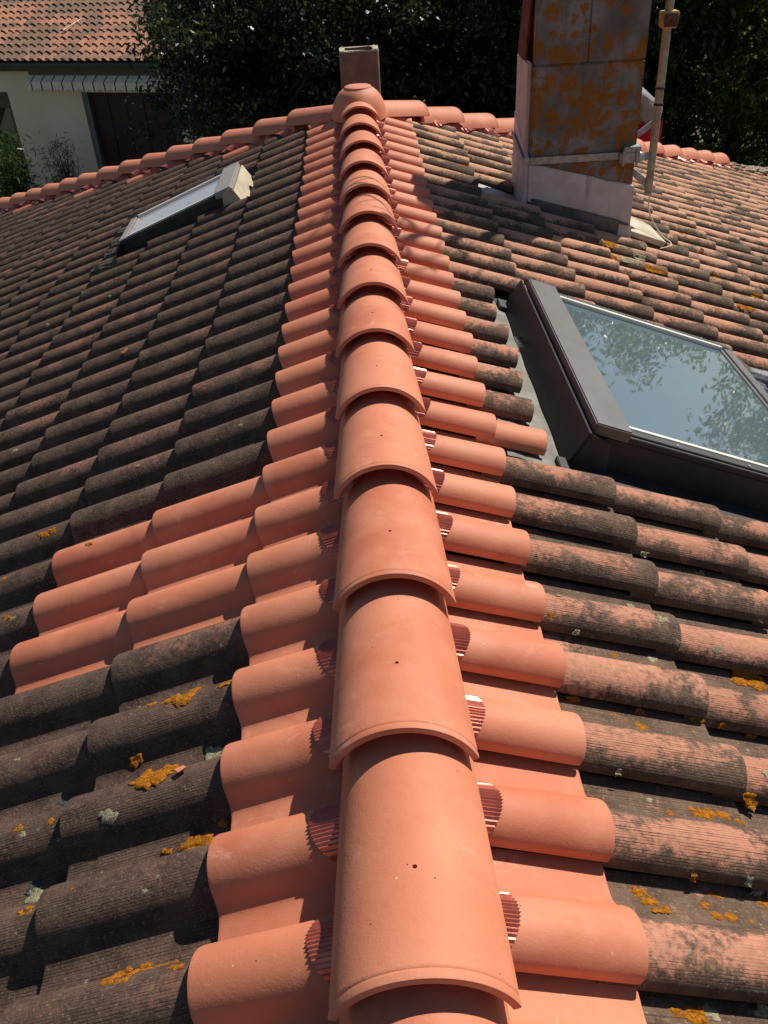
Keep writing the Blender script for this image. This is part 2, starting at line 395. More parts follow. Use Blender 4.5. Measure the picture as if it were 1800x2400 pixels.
THI = tile_mesh(TLEN, True); TLO = tile_mesh(TLEN, False); TSHORT = tile_mesh(0.22, True)
AX = {1: Matrix(((0, -CT, ST), (1, 0, 0), (0, ST, CT))), -1: Matrix(((0, CT, -ST), (-1, 0, 0), (0, ST, CT)))}
def tile_matrix(side, X, Ylip, dn=0.0, jit=1.0):
    o = Vector(sp(side, X + rnd.uniform(-.007, .007) * jit, Ylip + rnd.uniform(-.0025, .0025) * jit, dn + rnd.uniform(-.002, .002) * jit))
    J = Matrix.Rotation(math.radians(rnd.uniform(-.8, .8) * jit), 3, 'Z') @ Matrix.Rotation(math.radians(rnd.uniform(-.35, .35) * jit), 3, 'X') @ Matrix.Rotation(math.radians(rnd.uniform(-.8, .8) * jit), 3, 'Y')
    m = (AX[side] @ J).to_4x4(); m.translation = o; return m

house = thing('tiled_house', 'house under a red ribbed clay tile roof with bright new ridge and hip tiles', 'house')
slopes = {}
XMAX = 5.6; YNEAR = -2.2
for s in (-1, 1):
    Y1 = YD + XMAX * HM[s]
    n = -0.085
    mb = MB(); ys = [YNEAR, 2.0, 3.0, 4.0, 4.8]
    for ya, yb in zip(ys, ys[1:] + [None]):
        pts = [sp(s, 0.0, ya, n), sp(s, XMAX, ya, n), sp(s, XMAX, yb if yb else Y1, n), sp(s, 0.0, yb if yb else YD, n)]
        mb.hexa([(p[0], p[1], p[2] - 0.05) for p in pts] + pts)
    slopes[s] = mb.build('roof_slope', M_deck, house)
    slopes[s]['label'] = 'roof slope of dark blackened tiles' if s < 0 else 'sunlit roof slope of pink and tan weathered tiles'
mb = MB()
ez = -HC - XMAX * TT - .12
pa = (0, YD, -HC - .10); pb = (-XMAX, YD + XMAX, ez); pc = (XMAX, YD + XMAX, ez)
N = 60
vv = []; ff = []
for i in range(N + 1):
    for j in range(13):
        t = j / 12; a = -1 + 2 * i / N
        hm = HM[1 if a > 0 else -1]; x = a * XMAX * max(t, .002); y = YD + XMAX * t * (HM[-1] * (1 - a) / 2 + HM[1] * (1 + a) / 2)
        vv.append((x, y, -HC - XMAX * t * TT - .06 + sag(YD) + .02 * math.sin(x * 31)))
for i in range(N):
    for j in range(12):
        a = i * 13 + j; ff.append((a, a + 13, a + 14, a + 1))
hipend = link('roof_slope', mesh(vv, ff), M_right, house)
GZ = -4.5
mb = MB()
mb.box(-5.2, 5.2, YNEAR, YNEAR + .3, GZ, -2.4); mb.box(-5.2, -4.9, YNEAR + .3, 10.3, GZ, -2.4); mb.box(4.9, 5.2, YNEAR + .3, 10.3, GZ, -2.4); mb.box(-5.2, 5.2, 10.3, 10.6, GZ, -2.4)
mb.build('wall', M_wallc, house)

# skip zones (side, X0, X1, Y0, Y1)
HOLES = [(1, 0.56, 1.62, 1.40, 2.86), (-1, 0.74, 1.66, 4.88, 5.60), (1, 1.0, 1.66, 4.72, 5.12)]
def in_hole(s, X, yc):
    for hs, a, b, c, d in HOLES:
        if hs == s and X > a and X - LC * .75 < b and c < yc < d: return (a, b, c, d)
    return None
cand = {'new_clay_tile': [], 'blackened_tile': [], 'pinkish_old_tile': []}
cut_list = []
NEWCUT = set()
for s in (-1, 1):
    j0 = int((YNEAR - 0) / W) - 1
    for j in range(j0, 64):
        for k in range(0, 19):
            X = XE + k * LC
            Yl = (YR + W * j) if s > 0 else (YL + W * j)
            yc = Yl + s * 0.09
            if yc < YNEAR: continue
            # hip test: inside where X_mid > y - YD
            umin = max(0.0, X - LC * 1.0)
            near_corner = umin - .05 - ((yc + .12) - YD) / HM[s]
            if X - ((yc - .11) - YD) / HM[s] < 0.06: continue
            crossing = near_corner < 0.02
            kind = 'blackened_tile' if s < 0 else 'pinkish_old_tile'
            mesh_kind = 'full'; dn = 0.0; Xp = X
            if k == 0: kind = 'new_clay_tile'
            if s < 0 and k in (1, 2) and 5 <= j <= 7: kind = 'new_clay_tile'
            if s < 0 and crossing and k > 1 and rnd.random() < .34: kind = 'new_clay_tile'
            if s > 0 and crossing and k > 1 and rnd.random() < .12: kind = 'new_clay_tile'
            if s > 0 and k == 1 and 1.46 < yc < 2.88:
                Xp = 0.502 + rnd.uniform(-.012, .012); mesh_kind = 'short'; dn = -0.006
                if yc < 1.68: kind = 'new_clay_tile'
            elif s > 0 and 1.45 < yc < 2.88 and .55 < X < 1.58: continue
            elif s < 0 and 4.54 < yc < 5.20 and .70 < X < 1.60: continue
            elif s > 0 and k == 2 and 4.62 < yc < 4.80: continue
            m = tile_matrix(s, Xp, Yl, dn, 0.7 if kind == 'new_clay_tile' else 1.0)
            c = project(sp(s, Xp - LC / 2, yc, -.03))
            vis = 0.0
            if c and -70 < c[0] < 1870 and -30 < c[1] < 2470: vis = 1.0 / (c[2] ** 2)
            if s > 0 and yc > 4.9 and c and 1240 < c[0] < 1490: vis *= .3
            cand[kind].append((vis, s, m, mesh_kind, crossing and k > 0, kind, Xp))
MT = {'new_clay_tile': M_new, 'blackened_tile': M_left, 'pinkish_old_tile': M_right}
def clip_hip(V, F, UV, mat, m, s):
    """real cut of a tile along the hip line"""
    me = mesh(V, F, True, UV); bm = bmesh.new(); bm.from_mesh(me); bm.transform(m)
    nrm = Vector((s * HM[s], -1, 0)).normalized()
    bmesh.ops.bisect_plane(bm, geom=bm.verts[:] + bm.edges[:] + bm.faces[:], plane_co=Vector((0, YD, 0)) + nrm * 0.055, plane_no=nrm, clear_inner=True)
    bmesh.ops.holes_fill(bm, edges=[e for e in bm.edges if e.is_boundary], sides=0)
    bm.transform(m.inverted())
    if len(bm.faces) == 0: bm.free(); return None
    for e in bm.edges: e.smooth = len(e.link_faces) == 2 and e.calc_face_angle(0) < .65
    bm.to_mesh(me); bm.free(); me.materials.append(mat); return me
for kind, lst in cand.items():
    lst.sort(key=lambda a: -a[0])
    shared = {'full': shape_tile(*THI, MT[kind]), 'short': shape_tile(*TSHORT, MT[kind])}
    rest = {1: [], -1: []}
    for i, (vis, s, m, mk, crossing, kd, Xp) in enumerate(lst):
        if i < 300 and vis > 0:
            if crossing:
                me = clip_hip(*THI, MT[kind], m, s)
                if me is None: continue
            else: me = shared[mk]
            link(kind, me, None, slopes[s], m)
        else: rest[s].append((m, crossing))
    for s in (-1, 1):
        if not rest[s]: continue
        V, F, UV = TLO; VV = []; FF = []; UU = []; RR = []; n0 = 0
        bmj = None
        for m, crossing in rest[s]:
            if crossing:
                me = clip_hip(V, F, UV, MT[kind], m, s)
                if me is None: continue
                vs = np.array([tuple(m @ v.co) for v in me.vertices]); fs = [tuple(p.vertices) for p in me.polygons]
                ul = me.uv_layers[0].data; uu = np.zeros((len(vs), 2))
                for p in me.polygons:
                    for li in p.loop_indices: uu[me.loops[li].vertex_index] = ul[li].uv
                bpy.data.meshes.remove(me)
            else:
                vs = V @ np.array(m.to_3x3()).T + np.array(m.translation); fs = F; uu = UV
            VV.append(vs); UU.append(uu); RR += [rnd.random()] * len(vs); FF += [tuple(q + n0 for q in f) for f in fs]; n0 += len(vs)
        me = mesh(np.concatenate(VV), FF, True, np.concatenate(UU)); sharp_by_angle(me, 38)
        at = me.attributes.new('rnd', 'FLOAT', 'POINT')
        if len(RR) == len(me.vertices): at.data.foreach_set('value', np.array(RR, dtype=np.float32))
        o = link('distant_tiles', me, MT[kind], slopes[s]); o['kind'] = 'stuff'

# ---------------------------------------------------------------- ridge and hip tiles
RP = 0.40; YJ = -0.1662
def ridge_mesh():
    prof = [(0.0, -.0022), (.0012, -.0004), (.003, .0002), (.0125, .0002), (.0140, -.0014), (.0160, -.0015), (.0175, -.0004), (.022, -.0001), (.04, 0), (.10, 0), (.16, 0), (.22, 0), (.30, 0), (.38, 0), (.455, 0)]
    na = 36; A = math.radians(69.5); R = 0.1345; T = .0115
    V = []; UV = []; F = []
    def ring(y, dr):
        s = 1 - .11 * y / .455; dz = -.041 * y / .40
        for i in range(na + 1):
            a = -A + 2 * A * i / na
            r = R + dr
            V.append((r * math.sin(a) * s, y, (r * math.cos(a) - R) + dz - .0 * abs(a))); UV.append((a * R, y))
    for y, dr in prof: ring(y, dr)
    for y in (0.0, .455): ring(y, -T)
    n = na + 1; nr = len(prof)
    for r_ in range(nr - 1):
        for i in range(na):
            a = r_ * n + i; F.append((a, a + 1, a + n + 1, a + n))
    b0 = nr * n; b1 = b0 + n
    for i in range(na):
        F.append((b0 + i, b1 + i, b1 + i + 1, b0 + i + 1)); F.append((i, b0 + i, b0 + i + 1, i + 1))
        e = (nr - 1) * n; F.append((e + i, e + i + 1, b1 + i + 1, b1 + i))
    F.append(tuple([r_ * n for r_ in range(nr)] + [b1, b0])); F.append(tuple([r_ * n + na for r_ in range(nr)][::-1] + [b0 + na, b1 + na]))
    me = mesh(V, F, True, UV); sharp_by_angle(me, 40); return me
rme = ridge_mesh(); rme.materials.append(M_new)
# nail hole drilled through the crown
tmp = bpy.data.objects.new('drill_tmp', rme); col.objects.link(tmp)
cb = MB(); cb.tube([(0, .1662, -.05), (0, .1662, .03)], .0036, 14); cut = cb.build('drill_bit', M_deck)
bo = tmp.modifiers.new('b', 'BOOLEAN'); bo.object = cut; bo.operation = 'DIFFERENCE'; bo.solver = 'EXACT'
dg = bpy.context.evaluated_depsgraph_get(); rme2 = bpy.data.meshes.new_from_object(tmp.evaluated_get(dg))
bpy.data.objects.remove(tmp); bpy.data.objects.remove(cut)
if len(rme2.polygons) < 100: rme2 = rme
ridge = part('ridge', house, label='straight row of bright new ridge tiles')
nridge = 0
for i in range(-4, 16):
    y = YJ + RP * i
    if y > YD - .12: break
    m = Matrix.Rotation(math.atan((sag(y + .4) - sag(y)) / .4), 4, 'X') @ Matrix.Rotation(math.radians(rnd.uniform(-.5, .5)), 4, 'Z') @ Matrix.Rotation(math.radians(rnd.uniform(-.8, .8)), 4, 'Y')
    m.translation = Vector((rnd.uniform(-.003, .003), y + rnd.uniform(-.006, .006), .012 + sag(y + .15) + rnd.uniform(-.002, .002)))
    link('ridge_tile', rme2, None, ridge, m); nridge += 1
hips = {}
for s in (-1, 1):
    hp = part('hip', house, label='row of new hip tiles running down to the ' + ('dark slope side' if s < 0 else 'chimney side')); hips[s] = hp
    dn = Vector((s, HM[s], -TT)).normalized()         # down the hip
    steps = 20 if s < 0 else 14; s0 = .636 if s < 0 else .602
    for i in range(steps):
        d = s0 - RP + RP * (i + 1)                 # lower (wide) end
        yv = -dn; xv = yv.cross(Vector((0, 0, 1))).normalized(); zv = xv.cross(yv)
        m3 = Matrix((xv, yv, zv)).transposed()
        m = (m3 @ Matrix.Rotation(math.radians(rnd.uniform(-1.6, 1.6)), 3, 'Y') @ Matrix.Rotation(math.radians(rnd.uniform(-.9, .9)), 3, 'Z')).to_4x4()
        m.translation = Vector((0, YD, .078)) + dn * (d + rnd.uniform(-.01, .01)) + Vector((0, 0, rnd.uniform(-.004, .004)))
        link('hip_tile', rme2, None, hp, m)
# broken old mortar where the right hip has been stripped
mb = MB()
for i in range(46):
    t = rnd.uniform(3.95, 5.5); d = rnd.uniform(-.13, .13)
    c = Vector((t + d, YD + t * HM[1] - d, -HC - t * TT + .02 - abs(d) * .3)); r = rnd.uniform(.03, .075)
    q = [Vector((rnd.uniform(-1, 1), rnd.uniform(-1, 1), rnd.uniform(-.6, .6))).normalized() * r * rnd.uniform(.6, 1.1) for _ in range(8)]
    bx = [(-1, -1, -.5), (1, -1, -.5), (1, 1, -.5), (-1, 1, -.5), (-1, -1, .5), (1, -1, .5), (1, 1, .5), (-1, 1, .5)]
    rz = Matrix.Rotation(rnd.uniform(0, 6), 3, 'Z')
    mb.hexa([tuple(c + rz @ Vector((a[0] * r * rnd.uniform(.6, 1), a[1] * r * rnd.uniform(.5, 1), a[2] * r * rnd.uniform(.6, 1.1)))) for a in bx])
o = mb.build('broken_mortar', plain('old_mortar', (.30, .24, .18), .95, 0, .2, .4, 20, .8), hips[1], bevel=.006); o['kind'] = 'stuff'

# three-way cap where ridge and hips meet
V = []; F = []
lp = [(0, .088), (.05, .087), (.085, .083), (.097, .078), (.099, .070), (.101, .068), (.118, .059), (.142, .040), (.166, .010), (.186, -.030), (.199, -.075), (.207, -.125), (.204, -.128), (.19, -.09), (.16, -.02)]
NA = 48
for r_, z in lp:
    for k in range(NA):
        a = 2 * math.pi * k / NA
        # flares over the ridge and the two hips
        fl = max(0, math.cos((a - math.radians(270)))) ** 8 + max(0, math.cos(a - math.radians(45))) ** 8 + max(0, math.cos(a - math.radians(135))) ** 8
        q = r_ * .86 * (1 + .12 * fl * min(1, r_ / .2)); V.append((q * math.cos(a), q * math.sin(a), z * .9))
for i in range(len(lp) - 1):
    for k in range(NA):
        k2 = (k + 1) % NA; F.append((i * NA + k, i * NA + k2, (i + 1) * NA + k2, (i + 1) * NA + k))
me = mesh(V, F); sharp_by_angle(me, 50)
link('ridge_hub_cap', me, M_new, ridge, Matrix.Translation((0, YD, .033)))

# pleated closure strip under the ridge tiles (drapes over every barrel) and under the hips
def pleat(s_): return abs(((s_ / .0078) % 1.0) - .5) * 2
def strip(side):
    ys = np.arange(-1.8, YD - .05, .0032); xs = [.06, .10, .118, .130, .160]
    V = []; F = []
    for i, y in enumerate(ys):
        for j, X in enumerate(xs):
            w = 0.0012 + (.0024 + .0005 * math.sin(y * 13)) * (i % 2)
            if j == 4: X = .132 + (.030 if side > 0 else .040) * min(1, max(0, (surf_n(side, .15, y) + HB - .012) / .045))
            Xe = X + (.003 * math.sin(y * 7.3) + .0022 * math.sin(y * 31) + .0018 * (i % 2)) * (j == 4)
            V.append(on_tiles(side, Xe, y, .0026 + w + (.016 if j == 0 else .004 if j == 1 else 0)))
    n = len(xs)
    for i in range(len(ys) - 1):
        for j in range(n - 1):
            a = i * n + j; F.append((a, a + 1, a + n + 1, a + n))
    o = link('pleated_strip', mesh(V, F, False), M_flash, ridge); return o
strip(1); strip(-1)
def hip_strip(side):
    V = []; F = []; ts = np.arange(.28, 5.5 if side < 0 else 4.05, .0075); ds = [.03, .10, .145, .175]
    for t in ts:
        for j, d in enumerate(ds):
            dd = d + (.012 * math.sin(t * 9) + .008 * math.sin(t * 23)) * (j == 3)
            X = t + dd * .75; Y = YD + t * HM[side] - dd * .66
            n = max(surf_n(side, X, Y), surf_n(side, X + .04, Y - .02) - .01) + .008 + .005 * pleat(t * .5) + (.03 if j == 0 else .006 if j == 1 else 0)
            V.append(sp(side, X, Y, n))
    n_ = len(ds)
    for i in range(len(ts) - 1):
        for j in range(n_ - 1):
            a = i * n_ + j; F.append((a, a + 1, a + n_ + 1, a + n_))
    link('pleated_strip', mesh(V, F, False), M_flash, hips[side])
hip_strip(1); hip_strip(-1)

# ---------------------------------------------------------------- roof windows
SDN = 0.0
def slab(mb, side, X0, X1, Y0, Y1, n0, n1):
    n0 += SDN; n1 += SDN
    c = [(X0, Y0), (X1, Y0), (X1, Y1), (X0, Y1)]
    return mb.hexa([sp(side, x, y, n0) for x, y in c] + [sp(side, x, y, n1) for x, y in c])
def roof_window(side, X0, X1, Y0, Y1, label, hood_mat, glass, hw, curb_mat, pan_mat):
    w = part('roof_window', house, label=label)
    mb = MB()
    slab(mb, side, X0 + .022, X1, Y0, Y0 + .035, -.10, .052); slab(mb, side, X0 + .022, X1, Y1 - .035, Y1, -.10, .052)
    slab(mb, side, X0 + .022, X0 + .05, Y0 + .035, Y1 - .035, -.10, .052); slab(mb, side, X1 - .03, X1, Y0 + .035, Y1 - .035, -.10, .052)
    mb.build('curb_frame', M_black, w, bevel=.003)
    for (a, b) in ((Y0 - .004, Y0 + .045), (Y1 - .045, Y1 + .004)):
        mb = MB(); slab(mb, side, X0 + hw, X1 - .001, a, b, .053, .073)
        slab(mb, side, X0 + hw, X1 - .001, a + (.012 if a < Y0 else 0), b - (0 if a < Y0 else .012), .0735, .079)
        mb.build('side_rail', M_black, w, bevel=.002)
        yy = (b + .001, b + .016) if a < Y0 else (a - .018, a - .001)
        mb = MB(); slab(mb, side, X0 + hw + .004, X1 - .04, yy[0], yy[1], .060, .0815); mb.build('glazing_edge', M_gask, w, bevel=.001)
        for q in np.linspace(X0 + hw + .16, X1 - .12, 3):
            sc_ = MB(); ce = Vector(sp(side, q, (a + b) / 2, .079)); nn = Vector((side * ST, 0, CT)); sc_.tube([ce, ce + nn * .0025], .005, 8)
            sc_.build('screw', M_galv, w)
    mb = MB(); slab(mb, side, X1 - .045, X1 + .006, Y0 + .047, Y1 - .047, .053, .070); slab(mb, side, X1 - .028, X1 + .012, Y0 + .047, Y1 - .047, .0705, .076)
    mb.build('bottom_rail', M_hood if side > 0 else hood_mat, w, bevel=.002)
    mb = MB(); slab(mb, side, X0 + hw - .02, X1 - .046, Y0 + .057, Y1 - .057, .056, .066); mb.build('pane', glass, w)
    mb = MB(); slab(mb, side, X0 + .012, X0 + hw + .004, Y0 - .012, Y1 + .012, .056, .094); mb.build('hood', hood_mat, w, bevel=.004)
    # back gutter: upright curb sheet and pan
    mb = MB()
    a0, a1 = Y0 - .03, Y1 + (.06 if side > 0 else .015)
    mb.hexa([sp(side, X0 - .026, a0, -.075), sp(side, X0 - .018, a0, -.075), sp(side, X0 - .018, a1, -.075), sp(side, X0 - .026, a1, -.075),
             sp(side, X0 - .001, a0, .066 + SDN), sp(side, X0 + .005, a0, .066 + SDN), sp(side, X0 + .005, a1, .066 + SDN), sp(side, X0 - .001, a1, .066 + SDN)])
    mb.hexa([sp(side, X0 - .018, a0 - .002, -.075), sp(side, X0 + .11, a0 - .002, -.075), sp(side, X0 + .11, a0 + .004, -.075), sp(side, X0 - .018, a0 + .004, -.075),
             sp(side, X0 + .003, a0 - .002, .064), sp(side, X0 + .07, a0 - .002, .048), sp(side, X0 + .07, a0 + .004, .048), sp(side, X0 + .003, a0 + .004, .064)])
    mb.build('back_gutter', curb_mat, w, bevel=.002)
    V = []; F = []; n1, n2 = 10, 40
    for i in range(n1 + 1):
        for j in range(n2 + 1):
            X = X0 - (.20 if side > 0 else .09) + (.185 if side > 0 else .075) * i / n1; Y = Y0 - .05 + (Y1 - Y0 + .14) * j / n2
            V.append(sp(side, X, Y, -.066 + .0025 * math.sin(j * .7 + i) * math.sin(i * .9)))
    for i in range(n1):
        for j in range(n2):
            a = i * (n2 + 1) + j; F.append((a, a + 1, a + n2 + 2, a + n2 + 1))
    if side > 0: link('flashing_pan', mesh(V, F), pan_mat, w)
    for ya, yb in ((Y0 - .105, Y0 - .002), (Y1 + .002, Y1 + .09)):
        mb = MB(); slab(mb, side, X0 - .05, X1 + .08, ya, yb, -.066, -.048); mb.build('side_flashing', M_black, w, bevel=.002)
    # pleated lead apron below
    V = []; F = []
    ys = np.arange(Y0 - .12, Y1 + .13, .006); xs = np.linspace(X1 - .01, X1 + (.27 if side > 0 else .16), 12)
    for y in ys:
        for i, X in enumerate(xs):
            ed = .035 * math.sin(y * 21) + .02 * math.sin(y * 47)
            XX = X + ed * (i / 11) ** 2
            bl = min(1, max(0, (i - .3) / 3)); 
            n = (1 - bl) * (.045) + bl * (surf_n(side, XX, y) + .010) + .007 * (pleat((y + .006 * math.sin(X * 22)) * .33) - .5) * bl
            V.append(sp(side, XX, y, n))
    k = len(xs)
    for i in range(len(ys) - 1):
        for j in range(k - 1):
            a = i * k + j; F.append((a, a + 1, a + k + 1, a + k))
    link('lead_apron', mesh(V, F), M_leadd if side > 0 else M_leadb, w)
    return w
w1 = roof_window(1, .594, 1.468, 1.552, 2.722, 'large dark framed roof window reflecting sky and trees', M_hood, M_glass, .120, M_black, M_lead)
SDN = -.024
w2 = roof_window(-1, .745, 1.478, 4.625, 5.125, 'small roof window with pale glass in the dark slope', M_hoodl, M_glassl, .108, M_cream, M_lead)
SDN = 0.0
mb = MB()   # bent twig lying in the back gutter of the large window
for q in range(3):
    a = rnd.uniform(-.3, .3); mb.tube([sp(1, .545 + .01 * q, 2.29 + .01 * q, -.035), sp(1, .53, 2.33 + .012 * q, -.02), sp(1, .555, 2.37 - .01 * q, -.02 + .005 * q), sp(1, .565 + .008 * q, 2.36, -.035)], .0022, 6)
tw = mb.build('twig', M_rubber, None, smooth=True); tw['label'] = 'small curled dark twig lying behind the large roof window'; tw['category'] = 'twig'

# ---------------------------------------------------------------- chimney
ch = part('chimney', house, label='tall square chimney covered in orange lichen')
MB.place = Matrix(((.9296, 0, 0, -.003), (0, .935, 0, .0555), (0, 0, .941, .039), (0, 0, 0, 1)))
CX0, CX1, CY0, CY1 = 1.012, 1.655, 4.70, 5.12
mb = MB(); mb.box(CX0, CX1, CY0, CY1, -1.05, .285); mb.build('shaft', M_chim, ch, bevel=.008)
mb = MB(); mb.box(.985, CX0 - .001, CY0 + .03, CY1, -.95, .30); mb.build('side_render', M_side, ch, bevel=.008)
mb = MB(); mb.box(CX0 + .004, 1.3195, CY0 - .004, CY0 + .055, .288, .78); mb.build('cap_panel', M_chim, ch, bevel=.004)
mb = MB(); mb.box(1.3225, CX1, CY0, CY0 + .055, .2875, .78); mb.build('cap_panel', M_chim, ch, bevel=.004)
mb = MB(); mb.box(CX0 + .004, CX1, CY1 - .055, CY1, .2875, .78); mb.build('cap_panel', M_chim, ch, bevel=.004)
mb = MB(); mb.box(CX0 + .05, CX1 - .05, CY0 + .06, CY1 - .06, .2865, .50); mb.build('flue_core', M_brickred, ch)
mb = MB(); mb.hexa([(.975, 4.80, .30), (.99, 4.80, .30), (.99, 5.05, .30), (.975, 5.05, .30), (1.012, 4.80, .78), (1.028, 4.80, .78), (1.028, 5.05, .78), (1.012, 5.05, .78)]); mb.build('leaning_tile', plain('dark_red_tile', (.16, .04, .025), .9, 0, .2, .4, 30), ch, bevel=.004)  # leaning tile in a darker red than the flue brick
mb = MB(); mb.box(.95, 1.72, 4.64, 5.18, .781, .84); mb.build('cap_slab', M_chim, ch, bevel=.01)
# painted plinth and lead soaker, both cut parallel to the slope
def wedge(y0, y1, pts):
    return [(x, y0, z) for x, z in pts], [(x, y1, z) for x, z in pts]
def prism_y(mb, pts, y0, y1):
    n = len(pts); v = [(x, y0, z) for x, z in pts] + [(x, y1, z) for x, z in pts]
    f = [tuple(range(n)), tuple(range(2 * n - 1, n - 1, -1))] + [(i, i + n, (i + 1) % n + n, (i + 1) % n) for i in range(n)]
    return mb.add(v, f)
mb = MB(); prism_y(mb, [(1.004, -.247), (1.10, -.262), (1.25, -.302), (1.40, -.338), (1.50, -.372), (1.56, -.379), (1.664, -.408), (1.664, -.66), (1.03, -.472), (1.004, -.46)], CY0 - .016, CY0 + .05)
mb.build('painted_plinth', M_plinth, ch, bevel=.004)
mb = MB(); prism_y(mb, [(1.03, -.440), (1.35, -.535), (1.58, -.605), (1.66, -.640), (1.675, -.86), (1.50, -.78), (1.02, -.60)], CY0 - .030, CY0 - .0165)
mb.build('lead_soaker', M_leadd, ch, bevel=.003)
mb = MB(); prism_y(mb, [(1.585, -.625), (1.668, -.650), (1.672, -.80), (1.58, -.775)], CY0 - .036, CY0 - .0305); mb.build('painted_patch', M_plinth, ch, bevel=.002)
mb = MB(); mb.hexa([(.970, CY0 - .01, -.62), (1.0035, CY0 - .012, -.62), (1.0035, CY1, -.62), (.970, CY1, -.62), (.981, CY0 - .01, -.20), (1.0035, CY0 - .012, -.20), (1.0035, CY1, -.02), (.981, CY1, -.02)]); mb.build('side_flashing', M_plinth, ch, bevel=.004)
PL = MB.place; MB.place = None
mb = MB(); slab(mb, 1, .665, .93, 4.50, 4.69, -.060, -.054); mb.build('back_tray', M_galv, ch)
mb = MB(); mb.hexa([sp(1, 1.53, 4.46, -.01), sp(1, 1.80, 4.53, -.03), sp(1, 1.78, 4.83, -.03), sp(1, 1.53, 4.92, -.01), sp(1, 1.53, 4.46, .018), sp(1, 1.805, 4.53, .004), sp(1, 1.785, 4.83, .004), sp(1, 1.53, 4.92, .018)]); mb.build('apron_sheet', M_cream, ch, bevel=.003)
mb = MB(); mb.hexa([sp(1, 1.81, 4.52, -.075), sp(1, 1.816, 4.52, -.075), sp(1, 1.796, 4.84, -.075), sp(1, 1.79, 4.84, -.075), sp(1, 1.806, 4.52, .001), sp(1, 1.811, 4.52, .001), sp(1, 1.792, 4.84, .001), sp(1, 1.787, 4.84, .001)]); mb.build('apron_lip', M_leadd, ch)
MB.place = PL

# antenna mast strapped to the chimney
mast = thing('antenna_mast', 'steel antenna mast strapped to the lichen covered chimney', 'antenna mast', None, (1.703, 4.684, -.46))
def rel(o): 
    o.parent = mast; o.matrix_parent_inverse = Matrix.Translation((-1.703, -4.684, .46)); return o
mb = MB(); mb.tube([(1.838, 4.95, -.535), (1.835, 4.95, .6), (1.83, 4.95, 2.62)], .0245, 16, cap=True); rel(mb.build('pole', M_mast, None, smooth=True))
mb = MB(); mb.box(1.006, 1.600, CY0 - .0215, CY0 - .0185, -.247, -.203); mb.hexa([(.966, CY0 - .022, -.245), (1.006, CY0 - .0215, -.247), (1.006, CY0 - .0185, -.247), (.969, CY0 - .018, -.245), (.966, CY0 - .022, -.201), (1.006, CY0 - .0215, -.203), (1.006, CY0 - .0185, -.203), (.969, CY0 - .018, -.201)])
mb.hexa([(.964, CY0 - .02, -.243), (.968, CY0 - .02, -.243), (.968, CY1, -.175), (.964, CY1, -.175), (.964, CY0 - .02, -.199), (.968, CY0 - .02, -.199), (.968, CY1, -.131), (.964, CY1, -.131)])
rel(mb.build('strap', M_galv, None, bevel=.0015))
mb = MB(); mb.box(1.548, 1.668, CY0 - .055, CY0 - .022, -.262, -.203); mb.box(1.57, 1.672, CY0 - .05, CY0 + .06, -.2025, -.172); mb.box(1.558, 1.575, CY0 - .064, CY0 - .055, -.275, -.19); mb.box(1.64, 1.655, CY0 - .064, CY0 - .055, -.275, -.19)
rel(mb.build('clamp', M_galv, None, bevel=.003))
for zz, ya, za in ((-.245, CY0 - .01, -.245), ):
    mb = MB(); mb.hexa([(1.66, ya, za - .022), (1.815, 4.925, zz - .075), (1.822, 4.935, zz - .075), (1.66, ya + .03, za - .022), (1.66, ya, za + .022), (1.815, 4.925, zz - .03), (1.822, 4.935, zz - .03), (1.66, ya + .03, za + .022)]); rel(mb.build('arm', M_galv, None, bevel=.002))
mb = MB(); mb.hexa([(1.656, 4.98, -.26), (1.83, 4.96, -.13), (1.835, 4.985, -.13), (1.656, 5.01, -.26), (1.656, 4.98, -.225), (1.83, 4.96, -.09), (1.835, 4.985, -.09), (1.656, 5.01, -.225)]); rel(mb.build('arm', M_galv, None, bevel=.002))
mb = MB(); mb.hexa([(1.656, 4.97, -.36), (1.815, 4.955, -.50), (1.82, 4.985, -.50), (1.656, 5.0, -.36), (1.656, 4.97, -.32), (1.815, 4.955, -.44), (1.82, 4.985, -.44), (1.656, 5.0, -.32)]); rel(mb.build('arm', M_galv, None, bevel=.002))
for z in (-.005, .085):
    mb = MB(); mb.tube([(1.836, 4.95, z - .006), (1.836, 4.95, z + .006)], .0285, 16); rel(mb.build('tape_band', M_rubber, None, smooth=True))
# yellowed junction cap on the pole
mb = MB(); mb.hexa([(1.792, 4.905, .405), (1.882, 4.905, .405), (1.882, 4.985, .405), (1.792, 4.985, .405), (1.788, 4.90, .492), (1.888, 4.90, .492), (1.888, 4.99, .492), (1.788, 4.99, .492)]); bxj = rel(mb.build('junction_box', M_yel, None, bevel=.006))
mb = MB(); mb.box(1.797, 1.878, 4.893, 4.9005, .414, .482); rel(mb.build('box_face', M_brn, None, bevel=.003))
# aerial above the picture (its shadow falls across the ridge)
for zt, nb, ax in ((2.45, 8, .0), (2.05, 5, .5)):
    d = Vector((math.cos(ax + 2.2), math.sin(ax + 2.2), 0)); e = Vector((-d.y, d.x, 0)); c0 = Vector((1.83, 4.95, zt))
    mb = MB(); mb.tube([c0 - d * .35, c0 + d * .65], .010, 8); rel(mb.build('boom', M_galv, None, smooth=True))
    for i in range(nb):
        c = c0 + d * (-.32 + i * .13); hl = .20 - .012 * i
        mb = MB(); mb.tube([c - e * hl, c + e * hl], .0055, 6); rel(mb.build('aerial_element', M_galv, None, smooth=True))
